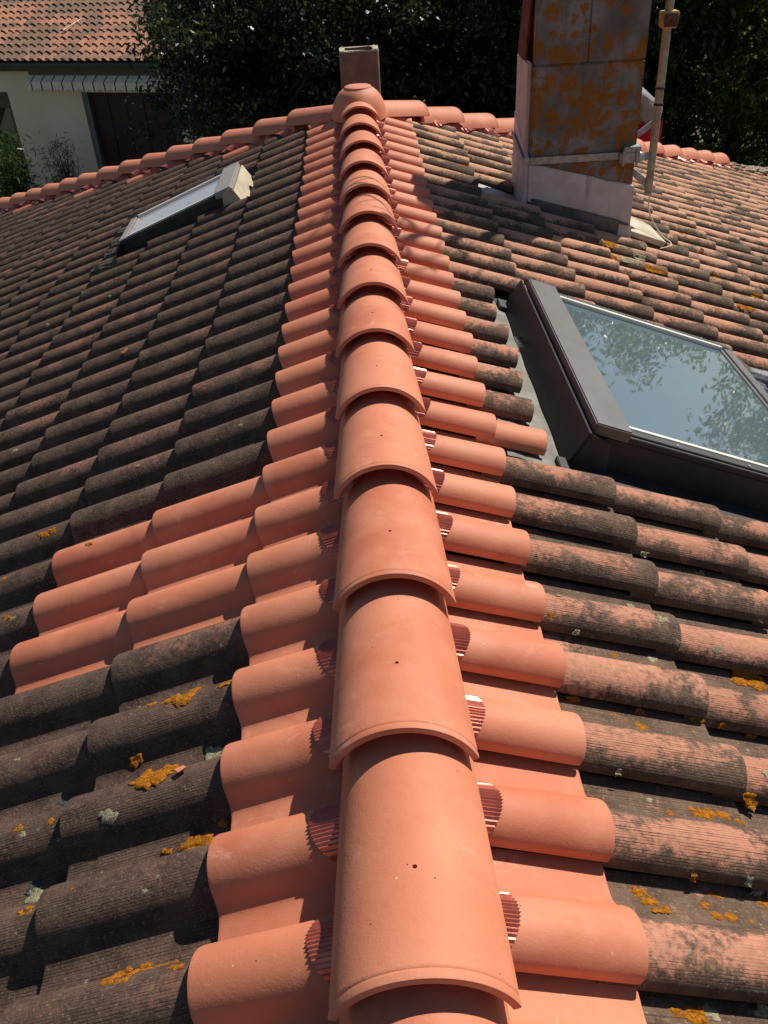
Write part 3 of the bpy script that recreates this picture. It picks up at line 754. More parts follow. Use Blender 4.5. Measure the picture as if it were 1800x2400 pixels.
# cable down to the tiles
pts = [(1.843, 4.93, -.52), (1.846, 4.925, -.60), (1.858, 4.915, -.70)]
ctr = [(1.843, 4.93, -.53), (1.845, 4.92, -.62), (1.872, 4.87, -.70), (1.925, 4.80, -.772), (1.955, 4.74, -.790), (1.935, 4.68, -.792), (1.862, 4.645, -.792)]
sm = catmull(ctr, 6)
mb = MB(); mb.tube(sm, .0042, 8); rel(mb.build('cable', M_cable, None, smooth=True, ang=70))

MB.place = None
# short flue beyond the apex
fl = part('flue', house, label='short brown clay flue standing behind the ridge cap')
V = []; F = []; NC = 28
def rrect(hx, hy, r):
    out = []
    for (cx, cy, a0) in ((hx - r, hy - r, 0), (-hx + r, hy - r, 90), (-hx + r, -hy + r, 180), (hx - r, -hy + r, 270)):
        for k in range(7):
            a = math.radians(a0 + 15 * k); out.append((cx + r * math.cos(a), cy + r * math.sin(a)))
    return out
FX, FY = .025, 6.46
ou = rrect(.143, .115, .035); inn = rrect(.101, .072, .022); n = len(ou)
zs = [-.60, .142, .150]
for z, sc_ in ((-.60, 1.0), (.172, 1.0), (.182, .985)):
    for i, (x, y) in enumerate(ou): V.append((FX + x * sc_, FY + y * sc_, z + (rnd.uniform(-.004, .004) if z > .175 else 0)))
for z in (.180, -.35):
    for x, y in inn: V.append((FX + x + rnd.uniform(-.003, .003), FY + y + rnd.uniform(-.003, .003), z + (rnd.uniform(-.004, .003) if z > 0 else 0)))
Fo = []; Fr = []
for r_ in range(4):
    for i in range(n):
        q = (r_ * n + i, r_ * n + (i + 1) % n, (r_ + 1) * n + (i + 1) % n, (r_ + 1) * n + i)
        (Fr if r_ in (1, 2) else Fo).append(q)
me = mesh(V, Fo + Fr); sharp_by_angle(me, 40); me.materials.append(M_flue); me.materials.append(M_cap)
for i, p in enumerate(me.polygons): p.material_index = 0 if i < len(Fo) else 1
link('flue_pot', me, None, fl)

# ---------------------------------------------------------------- lichen crusts growing on the tiles
def lichen_mat(name, c1, c2):
    m, nt, b = new_mat(name); P = pos_of(nt)
    c = mixc(nt, ramp(nt, noise(nt, P, 160.0, 4.0, 0.7), 0.35, 0.65), c1, c2)
    nt.links.new(c, b.inputs['Base Color']); b.inputs['Roughness'].default_value = 0.95; b.inputs['Specular IOR Level'].default_value = 0.1
    nt.links.new(bump(nt, noise(nt, P, 420.0, 4.0), 0.8, 0.003), b.inputs['Normal'])
    return m
LM = [lichen_mat('orange_lichen', (0.22, 0.075, 0.006), (0.44, 0.17, 0.013)), lichen_mat('pale_lichen', (0.21, 0.19, 0.115), (0.37, 0.345, 0.22)),
      lichen_mat('dark_lichen', (0.03, 0.05, 0.048), (0.09, 0.12, 0.11)), lichen_mat('clay_scar', (0.45, 0.15, 0.08), (0.52, 0.2, 0.11))]
LNAME = ['orange_lichen', 'pale_lichen', 'dark_lichen', 'clay_scar']
LICH = [(-1,0.499,0.4,0.0362,0),(-1,0.529,0.398,0.0146,0),(-1,0.771,0.38,0.0146,0),(-1,0.705,0.373,0.0077,0),(-1,0.41,0.25,0.0335,0),(-1,0.449,0.205,0.0125,0),(-1,0.473,0.263,0.0064,0),(-1,0.706,0.185,0.017,0),(-1,0.482,0.014,0.0255,0),(-1,0.449,0.028,0.0211,0),(-1,0.412,0.026,0.0125,0),(-1,0.383,0.006,0.0102,0),(-1,0.369,0.29,0.008,0),(-1,0.595,0.195,0.0084,0),(-1,0.746,0.046,0.0095,0),(-1,1.079,1.561,0.0234,0),(-1,0.877,1.367,0.0143,0),(-1,1.159,1.367,0.0166,0),(-1,1.077,1.165,0.0127,0),(-1,0.463,0.596,0.0306,0),(-1,0.492,0.594,0.018,0),(-1,0.532,0.602,0.0094,0),(-1,0.366,0.594,0.011,0),(-1,0.57,0.496,0.0102,0),(1,0.408,0.105,0.0179,0),(1,0.424,0.095,0.0086,0),(1,0.44,0.08,0.0137,0),(1,0.58,0.298,0.0202,0),(1,0.625,0.298,0.0107,0),(1,0.689,0.335,0.0111,0),(1,0.549,0.125,0.0145,0),(1,0.519,0.101,0.0062,0),(1,0.526,0.083,0.0089,0),(1,0.432,-0.08,0.0224,0),(1,0.558,0.08,0.0098,0),(1,0.591,0.08,0.0041,0),(1,0.517,0.284,0.0056,0),(1,0.653,0.288,0.0059,0),(1,0.638,0.123,0.0117,0),(1,0.498,0.135,0.0044,0),(1,0.476,0.511,0.016,0),(1,0.5,0.526,0.0061,0),(1,0.517,0.493,0.011,0),(1,0.855,0.718,0.0325,0),(1,0.649,0.531,0.0127,0),(1,0.774,0.531,0.0137,0),(1,0.39,0.534,0.0108,0),(1,0.366,0.747,0.0074,0),(1,0.518,0.705,0.0065,0),(1,0.528,0.529,0.0081,0),(1,0.56,0.526,0.0051,0),(1,0.704,0.535,0.0054,0),(1,0.626,0.789,0.0137,1),(1,0.607,0.715,0.0122,1),(1,0.603,0.897,0.0105,1),(1,0.39,0.402,0.015,1),(1,0.425,0.735,0.0074,1),(1,1.047,1.18,0.0127,1),(1,0.869,1.128,0.0107,1),(1,0.758,0.755,0.0105,1),(1,0.707,1.135,0.009,1),(1,0.427,0.515,0.0049,1),(1,0.438,0.7,0.0042,1),(1,0.655,0.741,0.0068,1),(1,0.92,0.952,0.0103,1),(1,0.958,0.936,0.009,1),(1,0.389,0.812,0.0054,1),(-1,0.577,0.333,0.0164,1),(-1,0.75,0.263,0.0191,1),(-1,0.463,0.148,0.0088,1),(-1,0.69,0.167,0.0086,1),(-1,0.765,0.36,0.0083,1),(-1,0.602,0.254,0.0057,1),(-1,0.49,0.067,0.0069,1),(-1,0.745,0.469,0.0239,2),(-1,0.746,0.273,0.0176,2),(-1,0.577,0.195,0.0083,2),(-1,0.409,0.467,0.0216,1),(-1,0.842,0.577,0.0113,1),(-1,0.608,0.664,0.0054,1),(-1,0.743,0.747,0.0115,1),(-1,1.098,1.127,0.0112,1),(-1,1.059,1.15,0.0098,1),(1,0.621,0.128,0.013,1),(1,0.468,-0.082,0.0157,1),(1,0.552,-0.076,0.0146,1),(1,0.485,0.31,0.0065,1),(1,0.594,0.139,0.0083,1),(1,0.419,0.339,0.0056,1),(1,0.719,0.383,0.0072,1),(-1,1.798,3.931,0.0139,1),(-1,0.906,2.949,0.0096,1),(-1,0.505,2.353,0.008,1),(-1,1.579,3.354,0.0123,1),(-1,1.129,2.333,0.0114,1),(-1,0.807,1.756,0.0071,1),(-1,0.648,2.737,0.0089,1),(-1,1.458,2.346,0.012,1),(-1,1.426,3.932,0.0081,1),(-1,1.107,2.523,0.0079,1),(-1,2.215,5.345,0.0159,1),(-1,2.087,4.554,0.011,1),(-1,0.526,1.902,0.0095,1),(-1,0.452,1.748,0.0075,1),(-1,1.117,2.943,0.013,3),(1,2.181,5.576,0.0255,1),(1,1.725,4.557,0.0306,1),(1,2.112,4.952,0.0366,1),(1,1.616,4.351,0.0264,1),(1,2.066,4.972,0.0233,0),(1,1.362,4.172,0.0336,0),(1,0.783,4.94,0.0185,0),(1,0.599,4.769,0.0119,0),(1,2.122,4.757,0.0162,0),(1,1.332,3.96,0.0216,0),(1,1.544,3.951,0.0356,0),(1,1.609,3.949,0.0248,0),(1,2.037,3.787,0.039,0),(1,2.245,4.138,0.03,0),(1,2.08,4.339,0.0213,0),(1,1.428,3.967,0.0544,1),(1,1.536,4.143,0.0424,1),(1,1.883,4.337,0.0239,1),(1,2.003,3.98,0.0143,1)]
lr = random.Random(21)
def patch(side, X, Y, r, kind):
    V = []; F = []
    r *= 1.3 if kind == 0 else .95
    nc = surf_n(side, X, Y)
    lobes = max(1, int(r / .008)) if kind == 0 else max(1, int(r / .011))
    for q in range(min(lobes * 3, 14)):
        a = lr.uniform(0, 6.28); d = r * math.sqrt(lr.random()) * .78
        cx, cy = X + d * math.cos(a) * 1.05, Y + d * math.sin(a) * .62
        rr = r * lr.uniform(.22, .45) if lobes > 1 else r * .75
        NR, NS = 3, 13; ph = lr.uniform(0, 6); base = len(V)
        h = min(.0030, rr * .2) * (1.0 if kind == 0 else .3)
        def put(x, y, n):
            sn = surf_n(side, max(.05, x), y); V.append(sp(side, max(.05, x), y, min(max(sn, nc - .009), nc + .009) + n))
        put(cx, cy, h * (.55 if kind else .9) + .0006)
        for i in range(1, NR + 1):
            for k in range(NS):
                t = 2 * math.pi * k / NS
                R = rr * i / NR * (1 + .28 * math.sin(3 * t + ph) + .16 * math.sin(7 * t + ph * 2) + lr.uniform(-.14, .14))
                put(cx + R * math.cos(t), cy + R * math.sin(t) * .8, (h * lr.uniform(.6, 1.25) if i < NR else -.0006) + .0006)
        for k in range(NS): F.append((base, base + 1 + k, base + 1 + (k + 1) % NS))
        for i in range(NR - 1):
            for k in range(NS):
                a0 = base + 1 + i * NS; F.append((a0 + k, a0 + NS + k, a0 + NS + (k + 1) % NS, a0 + (k + 1) % NS))
    link(LNAME[kind], mesh(V, F), LM[kind], slopes[side])
for q in LICH: patch(*q)
# loose broken shard of clay lying in a channel of the dark slope
V = [on_tiles(-1, .442, .388, .010), on_tiles(-1, .428, .398, .008), on_tiles(-1, .418, .386, .009), on_tiles(-1, .432, .378, .009)]
mb = MB(); mb.hexa([(v[0], v[1], v[2] - .004) for v in V] + V); sh = mb.build('clay_shard', M_new); sh['label'] = 'small broken orange clay shard on orange lichen among the dark tiles'; sh['category'] = 'shard'

# ---------------------------------------------------------------- ground
GZ2 = -4.6
V = []; F = []
for i, x in enumerate((-900, -40, -15, 0, 15, 40, 900)):
    for y in (-900, -20, 0, 12, 25, 45, 900): V.append((x, y, GZ2))
for i in range(6):
    for j in range(6):
        a = i * 7 + j; F.append((a, a + 7, a + 8, a + 1))
m, nt, b = new_mat('garden_ground'); P = pos_of(nt)
c = mixc(nt, ramp(nt, noise(nt, P, 0.35, 6.0, 0.6), 0.42, 0.6), (0.035, 0.05, 0.018), (0.10, 0.08, 0.05))
c = mixc(nt, ramp(nt, noise(nt, P, 14.0, 6.0, 0.7), 0.4, 0.7), c, (0.05, 0.06, 0.025))
nt.links.new(c, b.inputs['Base Color']); b.inputs['Roughness'].default_value = 1.0
nt.links.new(bump(nt, noise(nt, P, 20.0, 6.0), 0.6, 0.05), b.inputs['Normal'])
g = link('ground', mesh(V, F, False), m); g['kind'] = 'structure'

# ---------------------------------------------------------------- neighbouring house
NP0 = Vector((-7.679, 20.871, -.132)); NE = Vector((.9344, -.3562, 0)).normalized(); NN = Vector((-.3562, -.9344, 0)).normalized()
def nb(a, b_, z): return tuple(NP0 + NE * a + NN * b_ + Vector((0, 0, z)))
def nbox(mb, a0, a1, b0, b1, z0, z1):
    c = [(a0, b0), (a1, b0), (a1, b1), (a0, b1)]
    return mb.hexa([nb(a, q, z0) for a, q in c] + [nb(a, q, z1) for a, q in c])
nh = thing('neighbour_house', 'cream rendered house with weathered orange tile roof behind the dark slope', 'house')
m, nt, b = new_mat('cream_stucco'); P = pos_of(nt)
c = mixc(nt, ramp(nt, noise(nt, P, 1.3, 6.0, 0.6), 0.35, 0.68), (0.84, 0.70, 0.47), (0.92, 0.79, 0.57))
nt.links.new(c, b.inputs['Base Color']); b.inputs['Roughness'].default_value = .95
nt.links.new(bump(nt, noise(nt, P, 55.0, 5.0), .5, .01), b.inputs['Normal'])
M_stucco = m
WB = -.35
mb = MB(); nbox(mb, -.315, 1.645, WB - .25, WB, GZ2, -1.55); nbox(mb, -9, -1.9, WB - .25, WB, GZ2, -1.55); nbox(mb, -1.9, -.3151, WB - .25, WB, -2.06, -1.55); nbox(mb, -1.9, -.3151, WB - .25, WB, GZ2, -4.10)
nbox(mb, 1.6451, 4.0, WB - .25, WB, -2.05, -1.55); nbox(mb, 4.001, 9, WB - .25, WB, GZ2, -1.55); nbox(mb, -9, -8.8, WB - 8, WB - .251, GZ2, -1.55); nbox(mb, 8.8, 9, WB - 8, WB - .251, GZ2, -1.55); nbox(mb, -9, 9, WB - 8.2, WB - 8.01, GZ2, -1.55)
mb.build('wall', M_stucco, nh)
M_jamb = plain('grey_jamb', (0.17, 0.17, 0.155), .8); M_door = plain('oxblood_door', (0.045, 0.013, 0.012), .55, 0, .4, .2)
mb = MB(); nbox(mb, 1.646, 1.78, WB - .20, WB - .02, GZ2, -2.06); mb.build('door_jamb', M_jamb, nh)
dr = part('door', nh, label='dark oxblood panelled door in shade')
for q in range(5):
    mb = MB(); nbox(mb, 1.785 + q * .44, 1.785 + q * .44 + .43, WB - .16, WB - .12, GZ2 + .02, -2.055); mb.build('door_panel', M_door, dr, bevel=.006)
M_wfr = plain('brown_window_frame', (0.10, 0.07, 0.04), .6); M_dkglass = plain('dark_glass', (0.012, 0.013, 0.015), .08)
wi = part('window', nh, label='dark window with brown frame and white sill')
mb = MB(); nbox(mb, -1.9, -.316, WB - .22, WB - .02, -2.16, -2.062); nbox(mb, -.40, -.3155, WB - .22, WB - .02, -4.03, -2.1601); nbox(mb, -1.9, -1.82, WB - .22, WB - .02, -4.03, -2.1601); mb.build('window_frame', M_wfr, wi)
mb = MB(); nbox(mb, -1.815, -.41, WB - .19, WB - .17, -4.03, -2.17); mb.build('pane', M_dkglass, wi)
mb = MB(); nbox(mb, -1.815, -.45, WB - .165, WB - .12, -2.42, -2.18); mb.build('rolled_shutter', M_wfr, wi)
mb = MB(); mb.hexa([nb(-.95, WB - .165, -2.9), nb(-.60, WB - .165, -2.42), nb(-.60, WB - .15, -2.42), nb(-.95, WB - .15, -2.9), nb(-.42, WB - .165, -3.2), nb(-.42, WB - .165, -2.42), nb(-.42, WB - .15, -2.42), nb(-.42, WB - .15, -3.2)]); mb.build('curtain', plain('drawn_curtain', (.28, .23, .13), .9), wi)
mb = MB(); nbox(mb, -2.0, -.25, WB - .16, WB + .10, -4.095, -4.04); mb.build('sill', plain('white_sill', (.70, .69, .64), .7), wi)
# gutter
M_gut = plain('zinc_gutter', (0.16, 0.17, 0.19), .35, .6)
V = []; F = []; ga = np.linspace(-9.2, 9.2, 40)
gp = [(-.10, .015)] + [(-.035 + .068 * math.cos(math.radians(q)), -.0 + .085 * math.sin(math.radians(q))) for q in range(180, 361, 15)] + [(.042, .006), (.038, .012), (.030, .006)]
for a in ga:
    for (q, z) in gp: V.append(nb(a, q, -1.43 + z))
n = len(gp)
for i in range(len(ga) - 1):
    for j in range(n - 1):
        k = i * n + j; F.append((k, k + 1, k + n + 1, k + n))
link('gutter', mesh(V, F), M_gut, nh)
mb = MB(); nbox(mb, -9.2, 9.2, WB + .001, -.11, -1.60, -1.46); mb.build('eave_board', plain('eave_board', (.12, .09, .07), .9), nh)
# tiled roof, tile by tile where the photo shows them
m, nt, b = new_mat('weathered_orange_tile'); P = pos_of(nt); r = rand_of(nt)
c = mixc(nt, r, (0.44, 0.215, 0.13), (0.34, 0.168, 0.11))
pm = math_(nt, 'ADD', ramp(nt, noise(nt, P, 1.1, 4.0, 0.55, .6), 0.40, 0.60), math_(nt, 'MULTIPLY', math_(nt, 'SUBTRACT', r, .5), .55))
c = mixc(nt, math_(nt, 'MINIMUM', math_(nt, 'MAXIMUM', pm, 0.0), .92), c, (0.17, 0.115, 0.085))
c = mixc(nt, ramp(nt, noise(nt, P, 30.0, 5.0), .5, .75), c, (0.12, 0.085, 0.065))
nt.links.new(c, b.inputs['Base Color']); b.inputs['Roughness'].default_value = .9; b.inputs['Specular IOR Level'].default_value = .2
nt.links.new(bump(nt, noise(nt, P, 60.0, 5.0), .6, .004), b.inputs['Normal']); M_ntile = m
PITCH = math.radians(17); NC_, NS_ = math.cos(PITCH), math.sin(PITCH)
RL = .33
V, F, UV = tile_mesh(RL + .05, False); V = V.copy(); V[:, 2] += .016 * np.clip(1 - V[:, 1] / .05, 0, 1)
nme = shape_tile(V, F, UV, M_ntile)
nroof = part('roof', nh)
ax3 = Matrix((NE, NN * -NC_ + Vector((0, 0, NS_)), Vector((0, 0, 0)))).transposed()
yv = (NN * -NC_ + Vector((0, 0, NS_))).normalized(); zv = NE.cross(yv)
nm3 = Matrix((NE, yv, zv)).transposed()
slab_n = MB(); slab_n.hexa([nb(-9.2, -.02, -1.50), nb(9.2, -.02, -1.50), nb(9.2, -4.6, -1.50 + 4.58 * math.tan(PITCH)), nb(-9.2, -4.6, -1.50 + 4.58 * math.tan(PITCH)), nb(-9.2, -.02, -1.44), nb(9.2, -.02, -1.44), nb(9.2, -4.6, -1.44 + 4.58 * math.tan(PITCH)), nb(-9.2, -4.6, -1.44 + 4.58 * math.tan(PITCH))])
slab_n.build('roof_deck', M_deck, nroof)
ml = []
for i in range(14):
    for j in range(-46, 46):
        a = j * W; q = .03 - i * RL * NC_; z = -1.33 + i * RL * NS_
        o = Vector(nb(a + rnd.uniform(-.006, .006), q + rnd.uniform(-.008, .008), z)); pj = project(o)
        mm = (nm3 @ Matrix.Rotation(math.radians(rnd.uniform(-1, 1)), 3, 'Z')).to_4x4(); mm.translation = o
        vis = pj is not None and -25 < pj[0] < 330 and -25 < pj[1] < 175
        if vis: link('roof_tile', nme, None, nroof, mm)
        else: ml.append(mm)
VV = []; FF = []; UU = []; RR = []; n0 = 0
for mm in ml:
    VV.append(V @ np.array(mm.to_3x3()).T + np.array(mm.translation)); UU.append(UV); FF += [tuple(q + n0 for q in f) for f in F]; n0 += len(V); RR += [rnd.random()] * len(V)
me = mesh(np.concatenate(VV), FF, True, np.concatenate(UU)); at = me.attributes.new('rnd', 'FLOAT', 'POINT'); at.data.foreach_set('value', np.array(RR, dtype=np.float32))
o = link('distant_tiles', me, M_ntile, nroof); o['kind'] = 'stuff'
mb = MB(); mb.hexa([nb(-9.2, -4.55, -.35), nb(9.2, -4.55, -.35), nb(9.2, -9.0, -1.5), nb(-9.2, -9.0, -1.5), nb(-9.2, -4.5, -.05), nb(9.2, -4.5, -.05), nb(9.2, -9.0, -1.4), nb(-9.2, -9.0, -1.4)]); mb.build('roof_back', M_ntile, nroof)
# white plastic stick lying on the neighbour's tiles
p0 = Vector(nb(.93, -1.18, -1.33 + 1.2 * math.tan(PITCH) + .01)); p1 = Vector(nb(.98, -1.72, -1.33 + 1.74 * math.tan(PITCH) + .01))
mb = MB(); mb.tube([p0, (p0 + p1) / 2 + NE * .06, p1 + NE * .10], .014, 8); st = mb.build('pale_stick', plain('bleached_stick', (.75, .68, .55), .8), None, smooth=True); st['label'] = 'pale stick lying on the orange tiles of the neighbouring house'; st['category'] = 'stick'

# striped awning, folded, with a scalloped valance
aw = thing('awning', 'folded striped awning with scalloped white and dark valance under the gutter', 'awning', None, nb(1.9, WB, -1.62))
inv = Matrix.Translation(-Vector(nb(1.9, WB, -1.62)))
def wrel(o): o.parent = aw; o.matrix_parent_inverse = inv; return o
M_aw = plain('pale_canvas', (0.88, 0.74, 0.56), .9, 0, .2, .12, 12); M_ad = plain('dark_stripe', (0.03, 0.028, 0.03), .9)
mb = MB(); nbox(mb, .52, 4.0, WB + .002, WB + .17, -1.685, -1.61); wrel(mb.build('cassette', plain('awning_box', (.10, .085, .075), .7), None))
xs0 = .55; k = 0
wv = [.105] + [.215] * 15; a = xs0
for q in range(15):
    pw = .265 if q else .13; dw = .030
    for (a0, a1, mt, nm_) in ((a, a + pw - dw, M_aw, 'pale_stripe'), (a + pw - dw, a + pw, M_ad, 'dark_stripe')):
        V = []; F = []; nn_ = 9 if mt is M_aw else 3
        for i in range(nn_):
            t = i / (nn_ - 1); aa = a0 + (a1 - a0) * t; sc_ = .045 * abs(math.cos(math.pi * t)) if mt is M_aw else .045
            for (q_, z_) in ((WB + .16, -1.69), (WB + .33, -1.79), (WB + .345, -1.80), (WB + .345, -1.91), (WB + .345, -1.925 - sc_)):
                V.append(nb(aa, q_ + .006 * math.sin(aa * 9), z_))
        for i in range(nn_ - 1):
            for j in range(4):
                p_ = i * 5 + j; F.append((p_, p_ + 1, p_ + 6, p_ + 5))
        wrel(link(nm_, mesh(V, F, False), mt))
    a += pw

# ---------------------------------------------------------------- trees
def leaf_mat(name, c1, c2, c3, tmix=.30, tcol=(0.10, 0.16, 0.02)):
    m, nt, b = new_mat(name); P = pos_of(nt)
    r = nd(nt, 'Attribute', attribute_name='rnd').outputs['Fac']
    c = mixc(nt, r, c1, c2); c = mixc(nt, ramp(nt, noise(nt, P, .9, 3.0), .4, .65), c, c3)
    nt.links.new(c, b.inputs['Base Color']); b.inputs['Roughness'].default_value = .36; b.inputs['Specular IOR Level'].default_value = .42
    tr = nd(nt, 'BsdfTranslucent', {'Color': mixc(nt, .5, c, tcol)}).outputs[0]
    mx = nd(nt, 'MixShader', {0: tmix, 1: b.outputs[0], 2: tr}).outputs[0]
    nt.links.new(mx, nt.nodes['Material Output'].inputs[0]); return m
M_leafA = leaf_mat('dark_leaf', (0.014, 0.023, 0.010), (0.025, 0.040, 0.015), (0.017, 0.027, 0.013))
M_leafB = leaf_mat('green_leaf', (0.034, 0.062, 0.012), (0.085, 0.135, 0.024), (0.045, 0.075, 0.016), .45, (0.30, 0.42, 0.04))
M_bark = plain('bark', (0.07, 0.055, 0.042), .95, 0, .2, .4, 12, .8)
def leaves(name, centres, per, size, spread, mat, parent, seed, asp=.42, droop=.3):
    g = np.random.default_rng(seed); C_ = np.repeat(np.asarray(centres), per, axis=0); n = len(C_)
    pos = C_ + g.normal(0, 1, (n, 3)) * np.asarray(spread)
    d = g.normal(0, 1, (n, 3)); d[:, 2] -= droop; d /= np.linalg.norm(d, axis=1)[:, None]
    u = np.cross(d, g.normal(0, 1, (n, 3))); u /= np.linalg.norm(u, axis=1)[:, None]; w = np.cross(d, u)
    s = size * g.uniform(.65, 1.3, (n, 1))
    v = np.empty((n, 4, 3))
    v[:, 0] = pos; v[:, 1] = pos + d * s * .5 + u * s * asp * .5 + w * s * .07; v[:, 2] = pos + d * s; v[:, 3] = pos + d * s * .5 - u * s * asp * .5 + w * s * .07
    me = bpy.data.meshes.new(name); me.vertices.add(n * 4); me.vertices.foreach_set('co', v.ravel())
    me.loops.add(n * 4); me.loops.foreach_set('vertex_index', np.arange(n * 4, dtype=np.int32))
    me.polygons.add(n); me.polygons.foreach_set('loop_start', np.arange(0, n * 4, 4, dtype=np.int32))
    at = me.attributes.new('rnd', 'FLOAT', 'POINT'); at.data.foreach_set('value', np.repeat(g.random(n), 4).astype(np.float32))
    me.update(calc_edges=True)
    return link(name, me, mat, parent)
def tree(label, x, y, top, rx, ry, zc, rz, nclump, per, lsize, mat, seed, core=True):
    g = np.random.default_rng(seed); rr = random.Random(seed)
    t = thing('tree', label, 'tree', 'trees behind the roof', (x, y, GZ2)); inv_ = Matrix.Translation((-x, -y, -GZ2))
    mb = MB(); crown_c = Vector((x, y, zc))
    trunk = [(x, y, GZ2), (x + rr.uniform(-.1, .1), y + rr.uniform(-.1, .1), GZ2 + 1.0), (x + rr.uniform(-.2, .2), y + rr.uniform(-.2, .2), zc), (x + rr.uniform(-.3, .3), y, zc + rz * .6)]
    mb.tube(trunk, [.19, .15, .11, .04], 10)
    for q in range(9):
        a = rr.uniform(0, 6.28); z0 = rr.uniform(GZ2 + 1.2, zc + rz * .3); e = Vector((x + rx * .75 * math.cos(a), y + ry * .75 * math.sin(a), z0 + rr.uniform(.5, 1.3)))
        s_ = Vector((x, y, z0)); mb.tube([s_, (s_ + e) / 2 + Vector((0, 0, -.12)), e], [.06, .045, .014], 6)
    o = mb.build('trunk', M_bark, None, smooth=True); o.parent = t; o.matrix_parent_inverse = inv_
    # clumps spread through the crown, thinner towards an uneven outline
    d = g.normal(0, 1, (nclump, 3)); d /= np.linalg.norm(d, axis=1)[:, None]
    ra = g.random(nclump) ** (1 / 2.2)
    lob = 1 + .24 * np.sin(d[:, 0] * 5 + seed) * np.cos(d[:, 2] * 4 + seed * 2) + .12 * np.sin(d[:, 1] * 9 + seed)
    c = np.stack([x + d[:, 0] * rx * ra * lob, y + d[:, 1] * ry * ra * lob, zc + d[:, 2] * rz * ra * lob], 1)
    o = leaves('crown', c, per, lsize, (.17, .17, .11), mat, None, seed); o.parent = t; o.matrix_parent_inverse = inv_
    return t
tree('dark dense tree overhanging the neighbouring house beside its awning', -1.55, 14.9, 1.2, 2.0, 1.9, -1.2, 2.6, 620, 75, .105, M_leafA, 3)
tree('dark dense tree straight behind the short brown flue', 1.3, 15.4, 1.2, 2.2, 1.9, -1.1, 2.6, 640, 75, .105, M_leafA, 5)
tree('dark green tree directly left of and behind the chimney', 3.5, 14.2, 1.2, 2.0, 1.8, -.55, 3.4, 720, 75, .11, M_leafA, 8)
tree('glossy leaved tree behind the antenna mast', 5.6, 13.4, 1.2, 2.0, 1.7, -.55, 3.5, 720, 46, .13, M_leafB, 11)
tree('bright green tree at the right edge behind the broken hip', 7.35, 12.9, .2, 1.2, 1.3, -1.65, 2.2, 330, 42, .13, M_leafB, 14)
tree('tree beyond the eave seen mirrored in the large roof window', 9.1, 10.0, 1.4, 2.1, 1.9, -.5, 3.0, 640, 50, .12, M_leafB, 17)
tree('tall dark tree of the second row behind the flue', -.6, 18.6, 1.2, 2.6, 1.6, -1.3, 2.5, 520, 60, .12, M_leafA, 19)
tree('tall dark tree of the second row behind the chimney', 4.2, 18.2, 1.2, 2.9, 1.6, -1.3, 2.6, 560, 60, .12, M_leafA, 23)
tree('tall dark tree of the second row behind the mast', 8.6, 17.2, 1.0, 2.2, 1.6, -1.7, 2.4, 480, 60, .12, M_leafA, 27)

# bamboo in front of the neighbour's window and wall
def bamboo(label, a, b_, h, n, spread, seed, mat, lsz):
    rr = random.Random(seed); p = Vector(nb(a, b_, GZ2)); t = thing('bamboo', label, 'bamboo', 'bamboo by the neighbouring house', p); inv_ = Matrix.Translation(-p)
    cs = []; mb = MB()
    for q in range(n):
        x0 = p + NE * rr.uniform(-spread, spread) + NN * rr.uniform(-.2, .2); hh = h * rr.uniform(.55, 1.0); lean = NE * rr.uniform(-.25, .25) + NN * rr.uniform(-.1, .2)
        mb.tube([x0, x0 + lean * .4 + Vector((0, 0, hh * .6)), x0 + lean + Vector((0, 0, hh))], [.012, .009, .003], 5)
        for w_ in range(7):
            tt = .25 + .75 * w_ / 6; cs.append(tuple(x0 + lean * tt * tt + Vector((0, 0, hh * tt))))
    o = mb.build('culms', mat, None, smooth=True); o.parent = t; o.matrix_parent_inverse = inv_
    o = leaves('foliage', cs, 16, lsz, (.12, .12, .10), mat, None, seed, .10, .5); o.parent = t; o.matrix_parent_inverse = inv_
M_bam = leaf_mat('bamboo_leaf', (0.035, 0.07, 0.015), (0.08, 0.14, 0.03), (0.045, 0.08, 0.02))
M_bam2 = leaf_mat('bamboo_leaf_dull', (0.045, 0.07, 0.025), (0.08, 0.11, 0.04), (0.05, 0.075, 0.03))
bamboo('bushy green bamboo in front of the dark window', .92, 1.6, 2.05, 24, .36, 4, M_bam, .24)
bamboo('thin bamboo clump against the cream wall between window and door', 1.60, .9, 1.85, 14, .26, 6, M_bam2, .15)

# ---------------------------------------------------------------- worker crouching behind the hip
def skin_obj(name, verts, edges, radii, mat, root=0, sub=2):
    me = bpy.data.meshes.new(name); me.from_pydata(verts, edges, []); me.materials.append(mat)
    o = bpy.data.objects.new(name, me); col.objects.link(o)
    o.modifiers.new('skin', 'SKIN'); sv = me.skin_vertices[0].data
    for i, r_ in enumerate(radii): sv[i].radius = r_ if isinstance(r_, tuple) else (r_, r_); sv[i].use_root = (i == root)
    md = o.modifiers.new('sub', 'SUBSURF'); md.levels = sub; md.render_levels = sub
    return o
PX0, PY0 = 3.07, 9.2; PZ0 = -HC - (PY0 - YD) * TT + sag(YD) - .06
person = thing('person', 'worker in grey t-shirt and red shorts crouching behind chimney and mast', 'person', None, (PX0, PY0, PZ0)); pinv = Matrix.Translation((-PX0, -PY0, -PZ0))
def pw_(x, y, z): return (PX0 + x, PY0 + y, PZ0 + z * .88)
M_skin = plain('skin', (.46, .25, .17), .55, 0, .4, .06); M_shirt = plain('grey_tshirt', (.27, .26, .28), .9, 0, .2, .12, 9, .3, 40); M_short = plain('red_shorts', (.50, .012, .030), .8, 0, .2, .1); M_hair = plain('dark_hair', (.03, .02, .015), .6); M_shoe = plain('work_shoe', (.10, .09, .08), .8)
